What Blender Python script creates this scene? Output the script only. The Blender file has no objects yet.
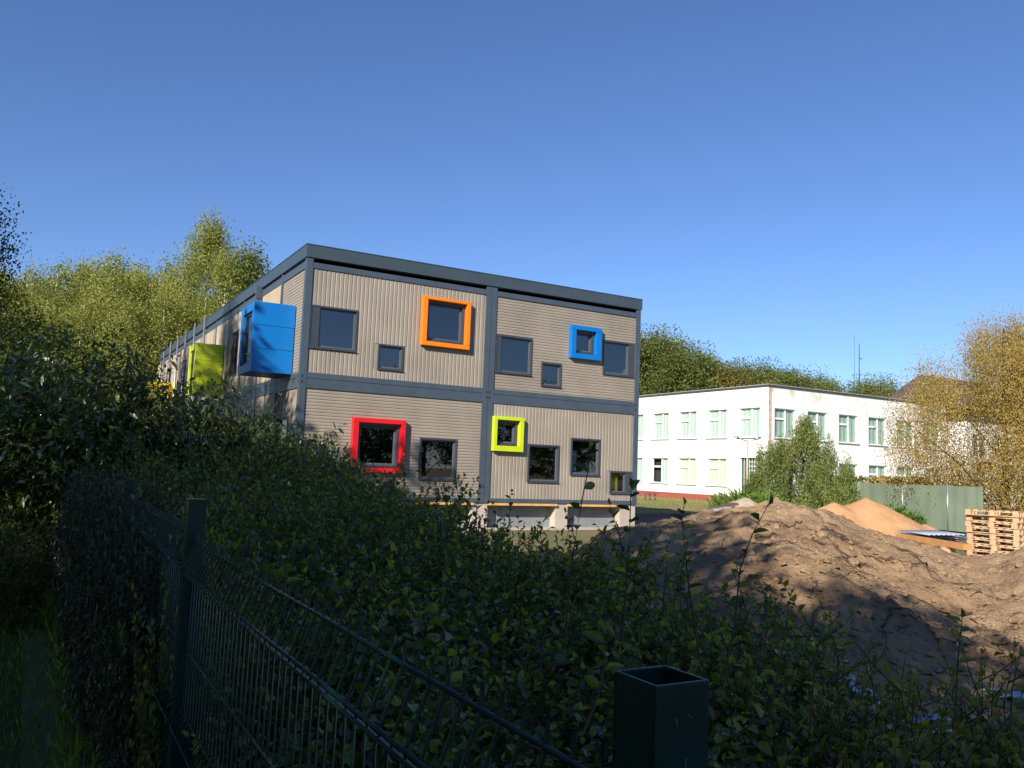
import bpy, math, random
import numpy as np
from mathutils import Vector, Matrix

sc = bpy.context.scene
COL = sc.collection
PI = math.pi

# ------------------------------------------------------------------ camera
CAM = np.array([-5.919, -21.449, 1.741])
YAW, PITCH, ROLL, FPX = 0.51705, 0.10178, 0.03786, 838.9
_f = np.array([math.sin(YAW)*math.cos(PITCH), math.cos(YAW)*math.cos(PITCH), math.sin(PITCH)])
_r = np.array([math.cos(YAW), -math.sin(YAW), 0.0]); _u = np.cross(_r, _f)
R2 = _r*math.cos(ROLL)+_u*math.sin(ROLL); U2 = -_r*math.sin(ROLL)+_u*math.cos(ROLL)
cd = bpy.data.cameras.new('camera'); cam = bpy.data.objects.new('camera', cd); COL.objects.link(cam)
M = Matrix(((R2[0], U2[0], -_f[0], CAM[0]), (R2[1], U2[1], -_f[1], CAM[1]), (R2[2], U2[2], -_f[2], CAM[2]), (0, 0, 0, 1)))
cam.matrix_world = M
cd.sensor_width = 36; cd.lens = FPX/1024*36; cd.clip_start = 0.05; cd.clip_end = 3000
sc.camera = cam

def gp(a, b, z=0.0):
    """a metres right of and b metres ahead of the camera -> site coordinates"""
    return Vector((CAM[0]+a*math.cos(YAW)+b*math.sin(YAW), CAM[1]-a*math.sin(YAW)+b*math.cos(YAW), z))
def at(u, v, d):
    """site point that lies d metres ahead (level distance) towards picture column u, row v"""
    k = _f + R2*(u-512)/FPX - U2*(v-384)/FPX
    h = k[0]*math.sin(YAW)+k[1]*math.cos(YAW)
    return Vector(CAM + k*(d/h))
def rel(x, y, z=0.0):
    return Vector((CAM[0]+x, CAM[1]+y, z))

# ------------------------------------------------------------------ materials
def newmat(name):
    m = bpy.data.materials.new(name); m.use_nodes = True
    nt = m.node_tree; b = nt.nodes['Principled BSDF']
    return m, nt, b
def L(nt, a, b): nt.links.new(a, b)
def N(nt, t, **k):
    n = nt.nodes.new(t)
    for kk, v in k.items(): setattr(n, kk, v)
    return n
def ramp(nt, stops):
    r = N(nt, 'ShaderNodeValToRGB'); e = r.color_ramp.elements
    e[0].position = stops[0][0]; e[0].color = (*stops[0][1], 1)
    e[1].position = stops[-1][0]; e[1].color = (*stops[-1][1], 1)
    for p, c in stops[1:-1]:
        x = e.new(p); x.color = (*c, 1)
    return r
def plain(name, col, rough=0.5, metal=0.0, vary=0.12, scale=3.0, bump=0.0, bscale=60, spec=0.5, space='Object'):
    m, nt, b = newmat(name)
    tc = N(nt, 'ShaderNodeTexCoord')
    n = N(nt, 'ShaderNodeTexNoise'); n.inputs['Scale'].default_value = scale; n.inputs['Detail'].default_value = 8
    L(nt, tc.outputs[space], n.inputs['Vector'])
    lo = tuple(c*(1-vary) for c in col); hi = tuple(min(1, c*(1+vary)) for c in col)
    r = ramp(nt, [(0.3, lo), (0.7, hi)]); L(nt, n.outputs['Fac'], r.inputs['Fac']); L(nt, r.outputs['Color'], b.inputs['Base Color'])
    b.inputs['Roughness'].default_value = rough; b.inputs['Metallic'].default_value = metal
    b.inputs['Specular IOR Level'].default_value = spec
    if bump:
        n2 = N(nt, 'ShaderNodeTexNoise'); n2.inputs['Scale'].default_value = bscale; n2.inputs['Detail'].default_value = 6
        L(nt, tc.outputs[space], n2.inputs['Vector'])
        bp = N(nt, 'ShaderNodeBump'); bp.inputs['Strength'].default_value = bump; bp.inputs['Distance'].default_value = 0.02
        L(nt, n2.outputs['Fac'], bp.inputs['Height']); L(nt, bp.outputs['Normal'], b.inputs['Normal'])
    return m
def leafmat(name, stops, rough=0.45, trans=0.3, spec=0.4, tcol=1.6):
    m, nt, b = newmat(name)
    a = N(nt, 'ShaderNodeAttribute'); a.attribute_name = 'rnd'
    oi = N(nt, 'ShaderNodeObjectInfo')
    ad = N(nt, 'ShaderNodeMath', operation='MULTIPLY_ADD'); L(nt, oi.outputs['Random'], ad.inputs[0]); ad.inputs[1].default_value = 0.16; L(nt, a.outputs['Fac'], ad.inputs[2])
    sb = N(nt, 'ShaderNodeMath', operation='SUBTRACT'); L(nt, ad.outputs[0], sb.inputs[0]); sb.inputs[1].default_value = 0.08
    r = ramp(nt, stops); L(nt, sb.outputs[0], r.inputs['Fac'])
    L(nt, r.outputs['Color'], b.inputs['Base Color']); b.inputs['Roughness'].default_value = rough
    b.inputs['Specular IOR Level'].default_value = spec
    t = N(nt, 'ShaderNodeBsdfTranslucent')
    g = N(nt, 'ShaderNodeMix', data_type='RGBA', blend_type='MULTIPLY'); g.inputs['Factor'].default_value = 1
    L(nt, r.outputs['Color'], g.inputs[6]); g.inputs[7].default_value = (tcol*1.05, tcol*1.15, tcol*0.4, 1); L(nt, g.outputs[2], t.inputs['Color'])
    mx = N(nt, 'ShaderNodeMixShader'); mx.inputs[0].default_value = trans
    L(nt, b.outputs[0], mx.inputs[1]); L(nt, t.outputs[0], mx.inputs[2])
    L(nt, mx.outputs[0], nt.nodes['Material Output'].inputs['Surface'])
    return m
def glassmat(name, ior=1.9, tint=(0.75, 0.8, 0.8)):
    m, nt, b = newmat(name); nt.nodes.remove(b)
    f = N(nt, 'ShaderNodeFresnel'); geo = N(nt, 'ShaderNodeNewGeometry')
    mi = N(nt, 'ShaderNodeMix', data_type='FLOAT'); L(nt, geo.outputs['Backfacing'], mi.inputs[0]); mi.inputs[2].default_value = ior; mi.inputs[3].default_value = 1/ior
    L(nt, mi.outputs[0], f.inputs['IOR'])   # a thin pane reflects the same from both sides
    t = N(nt, 'ShaderNodeBsdfTransparent'); t.inputs[0].default_value = (*tint, 1)
    g = N(nt, 'ShaderNodeBsdfGlossy'); g.inputs['Roughness'].default_value = 0.015
    mx = N(nt, 'ShaderNodeMixShader'); L(nt, f.outputs[0], mx.inputs[0]); L(nt, t.outputs[0], mx.inputs[1]); L(nt, g.outputs[0], mx.inputs[2])
    L(nt, mx.outputs[0], nt.nodes['Material Output'].inputs['Surface'])
    return m

def layered(name, cols, scales, rough=0.9, bump=0.5, bscale=8.0, bdist=0.05, vec='Object'):
    """ground-like: broad noise between cols[0..1], fine noise multiplies, speckles of cols[2]"""
    m, nt, b = newmat(name)
    tc = N(nt, 'ShaderNodeTexCoord')
    n1 = N(nt, 'ShaderNodeTexNoise'); n1.inputs['Scale'].default_value = scales[0]; n1.inputs['Detail'].default_value = 7; n1.inputs['Roughness'].default_value = 0.65
    n2 = N(nt, 'ShaderNodeTexNoise'); n2.inputs['Scale'].default_value = scales[1]; n2.inputs['Detail'].default_value = 8; n2.inputs['Roughness'].default_value = 0.7
    for n in (n1, n2): L(nt, tc.outputs[vec], n.inputs['Vector'])
    r = ramp(nt, [(0.35, cols[0]), (0.65, cols[1])]); L(nt, n1.outputs['Fac'], r.inputs['Fac'])
    r2 = ramp(nt, [(0.56, (0, 0, 0)), (0.66, (1, 1, 1))]); L(nt, n2.outputs['Fac'], r2.inputs['Fac'])
    mx = N(nt, 'ShaderNodeMix', data_type='RGBA'); L(nt, r2.outputs['Color'], mx.inputs['Factor']); L(nt, r.outputs['Color'], mx.inputs[6]); mx.inputs[7].default_value = (*cols[2], 1)
    L(nt, mx.outputs[2], b.inputs['Base Color']); b.inputs['Roughness'].default_value = rough; b.inputs['Specular IOR Level'].default_value = 0.2
    n3 = N(nt, 'ShaderNodeTexNoise'); n3.inputs['Scale'].default_value = bscale; n3.inputs['Detail'].default_value = 10; n3.inputs['Roughness'].default_value = 0.7
    L(nt, tc.outputs[vec], n3.inputs['Vector'])
    bp = N(nt, 'ShaderNodeBump'); bp.inputs['Strength'].default_value = bump; bp.inputs['Distance'].default_value = bdist
    L(nt, n3.outputs['Fac'], bp.inputs['Height']); L(nt, bp.outputs['Normal'], b.inputs['Normal'])
    return m

MT = {}
MT['clad'] = plain('beige_cladding', (0.295, 0.256, 0.208), 0.7, vary=0.13, scale=1.0, bump=0.1)
MT['clad_smooth'] = plain('smooth_beige_panel', (0.46, 0.37, 0.26), 0.6, vary=0.08, scale=1)
MT['brown_shade_and_board'] = plain('shadow_and_board_brown', (0.13, 0.085, 0.055), 0.6, vary=0.2, scale=2)  # on side panels the brown is painted tree shadow; the broken board is brown
MT['steel'] = plain('slate_steel', (0.062, 0.084, 0.112), 0.42, vary=0.1, scale=2, metal=0.0)
MT['fascia'] = plain('slate_fascia', (0.05, 0.072, 0.09), 0.4, vary=0.08, scale=1.5)
MT['winframe'] = plain('grey_window_frame', (0.048, 0.058, 0.074), 0.4, vary=0.05)
MT['sash'] = plain('light_grey_sash', (0.1, 0.11, 0.135), 0.4, vary=0.05)
MT['hole'] = plain('hole_dark', (0.006, 0.006, 0.007), 0.8)  # near-black painted in for the darkness inside hollows
MT['orange'] = plain('orange_paint', (0.86, 0.22, 0.008), 0.38, vary=0.04)
MT['blue'] = plain('blue_paint', (0.002, 0.165, 0.52), 0.38, vary=0.04)
MT['red'] = plain('red_paint', (0.68, 0.012, 0.018), 0.38, vary=0.04)
MT['lime'] = plain('lime_paint', (0.55, 0.66, 0.02), 0.38, vary=0.04)
MT['yellow'] = plain('yellow_paint', (0.75, 0.5, 0.02), 0.4, vary=0.04)
MT['glass'] = glassmat('window_glass', 2.5, (0.5, 0.53, 0.55))
MT['glass2'] = glassmat('old_window_glass', 1.5, (0.85, 0.92, 0.9))
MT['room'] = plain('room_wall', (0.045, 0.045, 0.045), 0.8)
MT['concrete'] = layered('concrete', [(0.42, 0.36, 0.3), (0.52, 0.46, 0.39), (0.36, 0.32, 0.28)], (1.5, 12), bump=0.3, bscale=30, bdist=0.01)
MT['concrete_grey'] = layered('grey_concrete', [(0.2, 0.22, 0.23), (0.26, 0.28, 0.29), (0.17, 0.18, 0.19)], (1.5, 12), bump=0.3, bscale=30, bdist=0.01)
MT['plywood'] = plain('plywood_edge', (0.72, 0.4, 0.12), 0.7, vary=0.15, scale=5)
MT['white_frame'] = plain('white_window_frame', (0.8, 0.8, 0.78), 0.4, vary=0.03)
MT['sill'] = plain('grey_sill', (0.34, 0.34, 0.34), 0.4, vary=0.08)
MT['curtain_green'] = plain('mint_curtain', (0.37, 0.46, 0.38), 0.9, vary=0.12, scale=4)
MT['curtain_sunlit'] = plain('sunlit_mint_curtain', (0.56, 0.64, 0.58), 0.9, vary=0.08, scale=4)  # the mint curtain again, lightened to paint direct sun on the left wall
MT['curtain_cream'] = plain('cream_curtain', (0.72, 0.74, 0.55), 0.9, vary=0.1, scale=4)
MT['redbrick'] = plain('red_base', (0.3, 0.08, 0.055), 0.8, vary=0.2, scale=6)
MT['galv'] = plain('galvanised_metal', (0.42, 0.44, 0.46), 0.35, metal=0.7, vary=0.1)
MT['darkgreen'] = plain('dark_green_powder_coat', (0.005, 0.042, 0.037), 0.26, vary=0.15, scale=20, bump=0.04, bscale=200)
MT['bark_dark'] = plain('dark_bark', (0.06, 0.045, 0.035), 0.9, vary=0.35, scale=12, bump=0.6)
MT['twig'] = plain('twig_bark', (0.1, 0.06, 0.035), 0.8, vary=0.3, scale=20)
MT['root'] = plain('dry_root', (0.09, 0.055, 0.035), 0.9, vary=0.4, scale=10)
MT['wood'] = plain('pallet_wood', (0.5, 0.32, 0.19), 0.8, vary=0.3, scale=4, bump=0.2)
MT['plank'] = plain('orange_plank', (0.5, 0.24, 0.09), 0.75, vary=0.15, scale=3)
MT['screen'] = plain('green_screen_sheet', (0.19, 0.24, 0.165), 0.8, vary=0.14, scale=0.8)
MT['hedge_brown'] = plain('brown_hedge', (0.1, 0.06, 0.02), 0.9, vary=0.3, scale=10)
MT['plastic'] = plain('white_plastic_sheet', (0.45, 0.48, 0.52), 0.35, vary=0.08)
MT['roof_tin'] = plain('brown_tin_roof', (0.085, 0.065, 0.07), 0.4, vary=0.18, scale=1.2)
MT['ochre_wall'] = plain('ochre_wall', (0.62, 0.4, 0.2), 0.8, vary=0.08, scale=1)
MT['flatroof'] = plain('bitumen', (0.06, 0.06, 0.06), 0.9)
MT['orange_net'] = plain('orange_barrier', (0.85, 0.12, 0.02), 0.6)
MT['blockstone'] = layered('broken_block', [(0.3, 0.3, 0.3), (0.4, 0.39, 0.37), (0.25, 0.24, 0.23)], (3, 20), bump=0.4, bscale=30, bdist=0.01)

def birchbark():
    m, nt, b = newmat('birch_bark')
    tc = N(nt, 'ShaderNodeTexCoord'); mp = N(nt, 'ShaderNodeMapping'); mp.inputs['Scale'].default_value = (2, 2, 5)
    n = N(nt, 'ShaderNodeTexNoise'); n.inputs['Scale'].default_value = 1.6; n.inputs['Detail'].default_value = 6
    L(nt, tc.outputs['Object'], mp.inputs['Vector']); L(nt, mp.outputs[0], n.inputs['Vector'])
    r = ramp(nt, [(0.38, (0.03, 0.028, 0.025)), (0.46, (0.62, 0.6, 0.55)), (0.8, (0.72, 0.7, 0.64))])
    L(nt, n.outputs['Fac'], r.inputs['Fac']); L(nt, r.outputs['Color'], b.inputs['Base Color']); b.inputs['Roughness'].default_value = 0.7
    return m
MT['birch'] = birchbark()

def whitewall():
    m, nt, b = newmat('white_render')
    tc = N(nt, 'ShaderNodeTexCoord'); sp = N(nt, 'ShaderNodeSeparateXYZ'); L(nt, tc.outputs['Object'], sp.inputs[0])
    n = N(nt, 'ShaderNodeTexNoise'); n.inputs['Scale'].default_value = 0.55; n.inputs['Detail'].default_value = 9; n.inputs['Roughness'].default_value = 0.68
    L(nt, tc.outputs['Object'], n.inputs['Vector'])
    # peeling patches gather on the parapet band above the upper windows
    mr = N(nt, 'ShaderNodeMapRange'); L(nt, sp.outputs['Z'], mr.inputs[0]); mr.inputs[1].default_value = 6.4; mr.inputs[2].default_value = 7.6; mr.inputs[3].default_value = -0.14; mr.inputs[4].default_value = 0.03
    ad = N(nt, 'ShaderNodeMath', operation='ADD'); L(nt, n.outputs['Fac'], ad.inputs[0]); L(nt, mr.outputs[0], ad.inputs[1])
    r = ramp(nt, [(0.52, (0.8, 0.79, 0.76)), (0.6, (0.66, 0.55, 0.43)), (0.7, (0.5, 0.42, 0.34))])
    L(nt, ad.outputs[0], r.inputs['Fac']); L(nt, r.outputs['Color'], b.inputs['Base Color']); b.inputs['Roughness'].default_value = 0.85
    return m
MT['white'] = whitewall()
MT['white_plain'] = plain('plain_white_render', (0.8, 0.79, 0.76), 0.85, vary=0.03, scale=0.7)
MT['stain'] = plain('rust_stained_strip', (0.5, 0.38, 0.3), 0.85, vary=0.45, scale=4)

MT['ground'] = layered('rough_ground', [(0.12, 0.13, 0.045), (0.2, 0.17, 0.09), (0.3, 0.22, 0.13)], (0.35, 3), bump=0.6, bscale=5)
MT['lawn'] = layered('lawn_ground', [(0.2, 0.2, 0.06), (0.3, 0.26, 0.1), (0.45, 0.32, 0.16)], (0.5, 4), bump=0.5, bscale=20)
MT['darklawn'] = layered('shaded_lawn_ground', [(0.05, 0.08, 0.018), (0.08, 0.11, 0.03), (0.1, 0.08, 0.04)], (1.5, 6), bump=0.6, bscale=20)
MT['asphalt'] = layered('asphalt', [(0.05, 0.05, 0.052), (0.07, 0.07, 0.07), (0.09, 0.085, 0.08)], (1, 30), bump=0.3, bscale=80, bdist=0.01)
MT['kerb'] = plain('kerb_stone', (0.35, 0.22, 0.14), 0.8, vary=0.2)
MT['path'] = layered('dirt_path', [(0.25, 0.18, 0.12), (0.32, 0.24, 0.16), (0.16, 0.13, 0.08)], (0.8, 5), bump=0.4, bscale=15)
MT['dirt'] = layered('excavated_dirt', [(0.31, 0.195, 0.11), (0.48, 0.33, 0.19), (0.13, 0.08, 0.048)], (0.8, 2.4), bump=1.0, bscale=14, bdist=0.07)
MT['sand'] = layered('orange_sand', [(0.5, 0.27, 0.125), (0.58, 0.33, 0.165), (0.43, 0.22, 0.1)], (1.2, 8), bump=0.5, bscale=12, bdist=0.04)

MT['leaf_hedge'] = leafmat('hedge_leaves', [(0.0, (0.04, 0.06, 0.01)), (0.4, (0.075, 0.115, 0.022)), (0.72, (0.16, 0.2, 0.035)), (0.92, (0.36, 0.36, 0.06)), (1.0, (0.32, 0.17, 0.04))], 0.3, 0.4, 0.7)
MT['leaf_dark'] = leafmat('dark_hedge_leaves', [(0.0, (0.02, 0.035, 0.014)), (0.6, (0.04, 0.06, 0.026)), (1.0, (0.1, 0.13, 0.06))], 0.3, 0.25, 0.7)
MT['leaf_shoot'] = leafmat('shoot_leaves', [(0.0, (0.1, 0.15, 0.02)), (1.0, (0.26, 0.3, 0.05))], 0.36, 0.35, 0.5)
MT['leaf_yellowing'] = leafmat('yellowing_leaves', [(0.0, (0.06, 0.09, 0.015)), (0.5, (0.17, 0.18, 0.03)), (0.8, (0.32, 0.26, 0.06)), (1.0, (0.25, 0.12, 0.05))], 0.36, 0.35, 0.5)
MT['leaf_big'] = leafmat('broad_leaves', [(0.0, (0.04, 0.07, 0.02)), (0.7, (0.1, 0.15, 0.045)), (1.0, (0.22, 0.28, 0.1))], 0.3, 0.3, 0.8)
MT['leaf_birch'] = leafmat('birch_leaves', [(0.0, (0.11, 0.13, 0.03)), (0.5, (0.24, 0.25, 0.065)), (1.0, (0.4, 0.37, 0.12))], 0.6, 0.35, 0.2)
MT['leaf_tree'] = leafmat('tree_leaves', [(0.0, (0.055, 0.08, 0.02)), (0.6, (0.14, 0.165, 0.035)), (1.0, (0.27, 0.25, 0.06))], 0.55, 0.25, 0.3)
MT['leaf_rowan'] = leafmat('turning_leaves', [(0.0, (0.08, 0.1, 0.02)), (0.6, (0.15, 0.13, 0.03)), (1.0, (0.24, 0.15, 0.04))], 0.55, 0.25, 0.3)
MT['leaf_autumn'] = leafmat('autumn_leaves', [(0.0, (0.15, 0.16, 0.035)), (0.3, (0.32, 0.24, 0.06)), (0.7, (0.44, 0.29, 0.09)), (1.0, (0.46, 0.32, 0.18))], 0.6, 0.3, 0.25, 1.2)
MT['leaf_pine'] = leafmat('pine_needles', [(0.0, (0.08, 0.11, 0.03)), (0.6, (0.19, 0.23, 0.07)), (1.0, (0.34, 0.34, 0.11))], 0.7, 0.2, 0.15)
MT['leaf_grass'] = leafmat('grass_blades', [(0.0, (0.08, 0.16, 0.015)), (0.7, (0.18, 0.3, 0.035)), (1.0, (0.32, 0.38, 0.07))], 0.5, 0.3, 0.3)
MT['leaf_drygrass'] = leafmat('dry_grass_blades', [(0.0, (0.1, 0.14, 0.03)), (0.6, (0.22, 0.22, 0.06)), (1.0, (0.36, 0.28, 0.12))], 0.6, 0.3, 0.2)
MT['leaf_weed'] = leafmat('weed_leaves', [(0.0, (0.08, 0.17, 0.03)), (1.0, (0.2, 0.3, 0.06))], 0.5, 0.35, 0.3)

# ------------------------------------------------------------------ mesh helpers
class MB:
    def __init__(s): s.v = []; s.f = []; s.m = []; s.mats = []; s.smooth = []
    def _mi(s, mat):
        if mat is None: return 0
        if mat not in s.mats: s.mats.append(mat)
        return s.mats.index(mat)
    def quad(s, *p, mat=None, smooth=False):
        i = len(s.v); s.v += [tuple(q) for q in p]; s.f.append(tuple(range(i, i+len(p)))); s.m.append(s._mi(mat)); s.smooth.append(smooth)
    def box(s, x0, x1, y0, y1, z0, z1, mat=None, T=None):
        i = len(s.v); P = [(x0, y0, z0), (x1, y0, z0), (x1, y1, z0), (x0, y1, z0), (x0, y0, z1), (x1, y0, z1), (x1, y1, z1), (x0, y1, z1)]
        if T is not None: P = [tuple(T @ Vector(p)) for p in P]
        s.v += P; k = s._mi(mat)
        for f in ((0, 3, 2, 1), (4, 5, 6, 7), (0, 1, 5, 4), (1, 2, 6, 5), (2, 3, 7, 6), (3, 0, 4, 7)):
            s.f.append(tuple(i+a for a in f)); s.m.append(k); s.smooth.append(False)
    def tube(s, pts, radii, n=6, mat=None, smooth=True, cap=True):
        k = s._mi(mat); pts = [Vector(p) for p in pts]; rings = []
        if not hasattr(radii, '__len__'): radii = [radii]*len(pts)
        up = Vector((0, 0, 1))
        for j, p in enumerate(pts):
            d = (pts[min(j+1, len(pts)-1)]-pts[max(j-1, 0)])
            if d.length < 1e-9: d = Vector((0, 0, 1))
            d.normalize(); a = d.cross(up if abs(d.z) < 0.95 else Vector((1, 0, 0))).normalized(); b = d.cross(a)
            i = len(s.v)
            for q in range(n):
                t = 2*PI*q/n; s.v.append(tuple(p+(a*math.cos(t)+b*math.sin(t))*radii[j]))
            rings.append(i)
        for j in range(len(pts)-1):
            A, B = rings[j], rings[j+1]
            for q in range(n):
                s.f.append((A+q, A+(q+1) % n, B+(q+1) % n, B+q)); s.m.append(k); s.smooth.append(smooth)
        if cap:
            s.f.append(tuple(rings[0]+q for q in reversed(range(n)))); s.m.append(k); s.smooth.append(False)
            s.f.append(tuple(rings[-1]+q for q in range(n))); s.m.append(k); s.smooth.append(False)
    def build(s, name, mat=None, parent=None, loc=None):
        me = bpy.data.meshes.new(name); me.from_pydata(s.v, [], s.f)
        ml = s.mats if s.mats else [mat]
        for m in ml: me.materials.append(m)
        if s.mats: me.polygons.foreach_set('material_index', s.m)
        me.polygons.foreach_set('use_smooth', s.smooth); me.update()
        o = bpy.data.objects.new(name, me); COL.objects.link(o)
        if parent: o.parent = parent
        if loc is not None: o.location = loc
        return o

def tag(o, label, cat=None, group=None, kind=None):
    if label: o['label'] = label
    if cat: o['category'] = cat
    if group: o['group'] = group
    if kind: o['kind'] = kind
    return o
def empty(name, loc, label, cat, group=None, rz=0):
    o = bpy.data.objects.new(name, None); COL.objects.link(o); o.location = loc; o.rotation_euler = (0, 0, rz)
    o.empty_display_size = 0.3
    return tag(o, label, cat, group)
def structure(o, cat=None):
    o['kind'] = 'structure'
    return o
def copy_tree(o, loc, rz=0, s=1.0, label=None, group=None):
    def rec(q, par):
        c = q.copy(); COL.objects.link(c)
        if par: c.parent = par
        for ch in q.children: rec(ch, c)
        return c
    r = rec(o, None); r.location = loc; r.rotation_euler = (0, 0, rz)
    r.scale = s if hasattr(s, '__len__') else (s, s, s)
    if label: r['label'] = label
    if group: r['group'] = group
    return r

def leaf_mesh(name, P, D, Nn, Ln, W, rnd, mat, parent=None, fine=True, fold=0.25, curl=0.15):
    """P base points, D directions, Nn approx normals, Ln lengths, W widths (arrays)"""
    P = np.asarray(P, float); D = np.asarray(D, float); Nn = np.asarray(Nn, float)
    D = D/np.linalg.norm(D, axis=1, keepdims=True)
    S = np.cross(D, Nn); sn = np.linalg.norm(S, axis=1, keepdims=True); sn[sn < 1e-6] = 1; S = S/sn
    U = np.cross(S, D); n = len(P); Ln = np.asarray(Ln).reshape(-1, 1); W = np.asarray(W).reshape(-1, 1)
    if fine:
        prof = [(0, 0, 0), (0.33, -0.5, 1), (0.72, -0.36, 1), (1, 0, 0), (0.72, 0.36, 1), (0.33, 0.5, 1)]
        V = np.zeros((n, 6, 3))
        for k, (a, b, c) in enumerate(prof):
            V[:, k] = P + D*Ln*a + S*W*b + U*(W*fold*abs(b)*2 - Ln*curl*a*a)
        nv = 6; idx = np.array([[0, 1, 2, 3], [0, 3, 4, 5]])
    else:
        V = np.zeros((n, 4, 3)); V[:, 0] = P; V[:, 1] = P+D*Ln*0.45-S*W*0.5; V[:, 2] = P+D*Ln; V[:, 3] = P+D*Ln*0.45+S*W*0.5
        nv = 4; idx = np.array([[0, 1, 2, 3]])
    F = (np.arange(n)[:, None, None]*nv + idx[None]).reshape(-1, 4)
    me = bpy.data.meshes.new(name)
    me.vertices.add(n*nv); me.vertices.foreach_set('co', V.astype(np.float32).ravel())
    me.loops.add(F.size); me.loops.foreach_set('vertex_index', F.astype(np.int32).ravel())
    me.polygons.add(len(F)); me.polygons.foreach_set('loop_start', np.arange(0, F.size, 4, dtype=np.int32))
    me.update(calc_edges=True)
    at_ = me.attributes.new('rnd', 'FLOAT', 'FACE'); at_.data.foreach_set('value', np.repeat(np.asarray(rnd, dtype=np.float32), len(idx)))
    me.materials.append(mat)
    o = bpy.data.objects.new(name, me); COL.objects.link(o)
    if parent: o.parent = parent
    return o

def rdir(rng, n):
    v = rng.normal(size=(n, 3)); return v/np.linalg.norm(v, axis=1, keepdims=True)

# walls with real openings: origin O, along unit vector A, outward normal NV, openings (a0,a1,z0,z1)
def wall_holes(mb, O, A, NV, a0, a1, z0, z1, holes, depth=0.15, mat=None, rmat=None):
    O = Vector(O); A = Vector(A); NV = Vector(NV)
    xs = sorted(set([a0, a1]+[min(max(h[i], a0), a1) for h in holes for i in (0, 1)]))
    zs = sorted(set([z0, z1]+[min(max(h[i], z0), z1) for h in holes for i in (2, 3)]))
    def P(a, z, d=0): return O+A*a+Vector((0, 0, z))-NV*d
    flip = A.cross(Vector((0, 0, 1))).dot(NV) < 0
    def q(*p):
        mb.quad(*(p if not flip else p[::-1]), mat=mat)
    for i in range(len(xs)-1):
        for j in range(len(zs)-1):
            cx = (xs[i]+xs[i+1])/2; cz = (zs[j]+zs[j+1])/2
            if any(h[0] < cx < h[1] and h[2] < cz < h[3] for h in holes): continue
            q(P(xs[i], zs[j]), P(xs[i+1], zs[j]), P(xs[i+1], zs[j+1]), P(xs[i], zs[j+1]))
    for h in holes:
        b0, b1, c0, c1 = h[:4]
        mb.quad(P(b0, c0), P(b0, c1), P(b0, c1, depth), P(b0, c0, depth), mat=rmat or mat)
        mb.quad(P(b1, c0), P(b1, c0, depth), P(b1, c1, depth), P(b1, c1), mat=rmat or mat)
        mb.quad(P(b0, c1), P(b1, c1), P(b1, c1, depth), P(b0, c1, depth), mat=rmat or mat)
        mb.quad(P(b0, c0), P(b0, c0, depth), P(b1, c0, depth), P(b1, c0), mat=rmat or mat)

# =================================================================== MODULAR BUILDING (corner at origin, front along +X, side along +Y)
W_, LEN = 10.94, 28.6
Zb, Zm0, Zm1, Zt, Zf0, Zf1 = 0.9, 3.65, 4.06, 6.81, 7.06, 7.41
bld = empty('modular_building', (0, 0, 0), 'long two-storey modular building with beige ribbed cladding, slate steel frame and coloured window surrounds', 'building')
G = 'glass'
# front windows: x0,x1,z0,z1 (outer frame), infill ('l' / 'r' / None with width), surround
FW = [dict(b=(0.13, 1.43, 4.71, 5.84), inf=('l', 0.26)), dict(b=(2.05, 2.79, 4.32, 5.01)),
      dict(b=(3.45, 4.58, 5.27, 6.36), sur=('orange', 3.265, 4.75, 5.10, 6.49)),
      dict(b=(5.66, 6.92, 4.56, 5.68), inf=('l', 0.2)), dict(b=(7.27, 7.99, 4.29, 5.01)),
      dict(b=(8.46, 9.13, 5.44, 6.08), sur=('blue', 8.24, 9.38, 5.235, 6.26)),
      dict(b=(9.54, 10.77, 4.85, 5.94), inf=('r', 0.22)),
      dict(b=(0.2, 1.04, 1.0, 1.87)),
      dict(b=(1.63, 2.75, 1.7, 2.8), sur=('red', 1.43, 2.92, 1.53, 2.97)),
      dict(b=(3.41, 4.55, 1.38, 2.53)),
      dict(b=(5.81, 6.48, 2.47, 3.13), sur=('lime', 5.645, 6.66, 2.265, 3.27)),
      dict(b=(6.91, 8.01, 1.4, 2.52)), dict(b=(8.43, 9.52, 1.65, 2.78)),
      dict(b=(9.93, 10.79, 1.12, 1.82), inf=('r', 0.24))]
holes = [w['b'] for w in FW]
mb = MB()
wall_holes(mb, (0, 0, 0), (1, 0, 0), (0, -1, 0), 0.0, W_, Zb, Zf0, holes, 0.14)
# side wall windows (y0,y1,z0,z1)
SW = [(3.3, 4.4, 1.3, 3.1), (5.6, 6.3, 4.5, 6.2), (8.0, 9.0, 4.6, 6.2), (6.0, 7.2, 1.4, 2.9), (12.6, 13.8, 4.6, 6.1), (14.9, 15.6, 4.5, 6.2), (17.3, 18.4, 4.6, 6.1), (19.5, 20.4, 4.5, 6.2), (24.3, 25.4, 4.6, 6.1), (9.8, 11, 1.4, 2.9), (14.9, 16, 1.4, 2.9), (0.95, 2.2, 2.0, 2.95)]
wall_holes(mb, (0, 0, 0), (0, 1, 0), (-1, 0, 0), 0.0, LEN, Zb, Zf0, SW, 0.14)
mb.quad((W_, 0, 0.2), (W_, LEN, 0.2), (W_, LEN, Zf0), (W_, 0, Zf0)); mb.quad((0, LEN, 0.2), (0, LEN, Zf0), (W_, LEN, Zf0), (W_, LEN, 0.2))
wallo = mb.build('wall', MT['clad'], bld)
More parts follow.
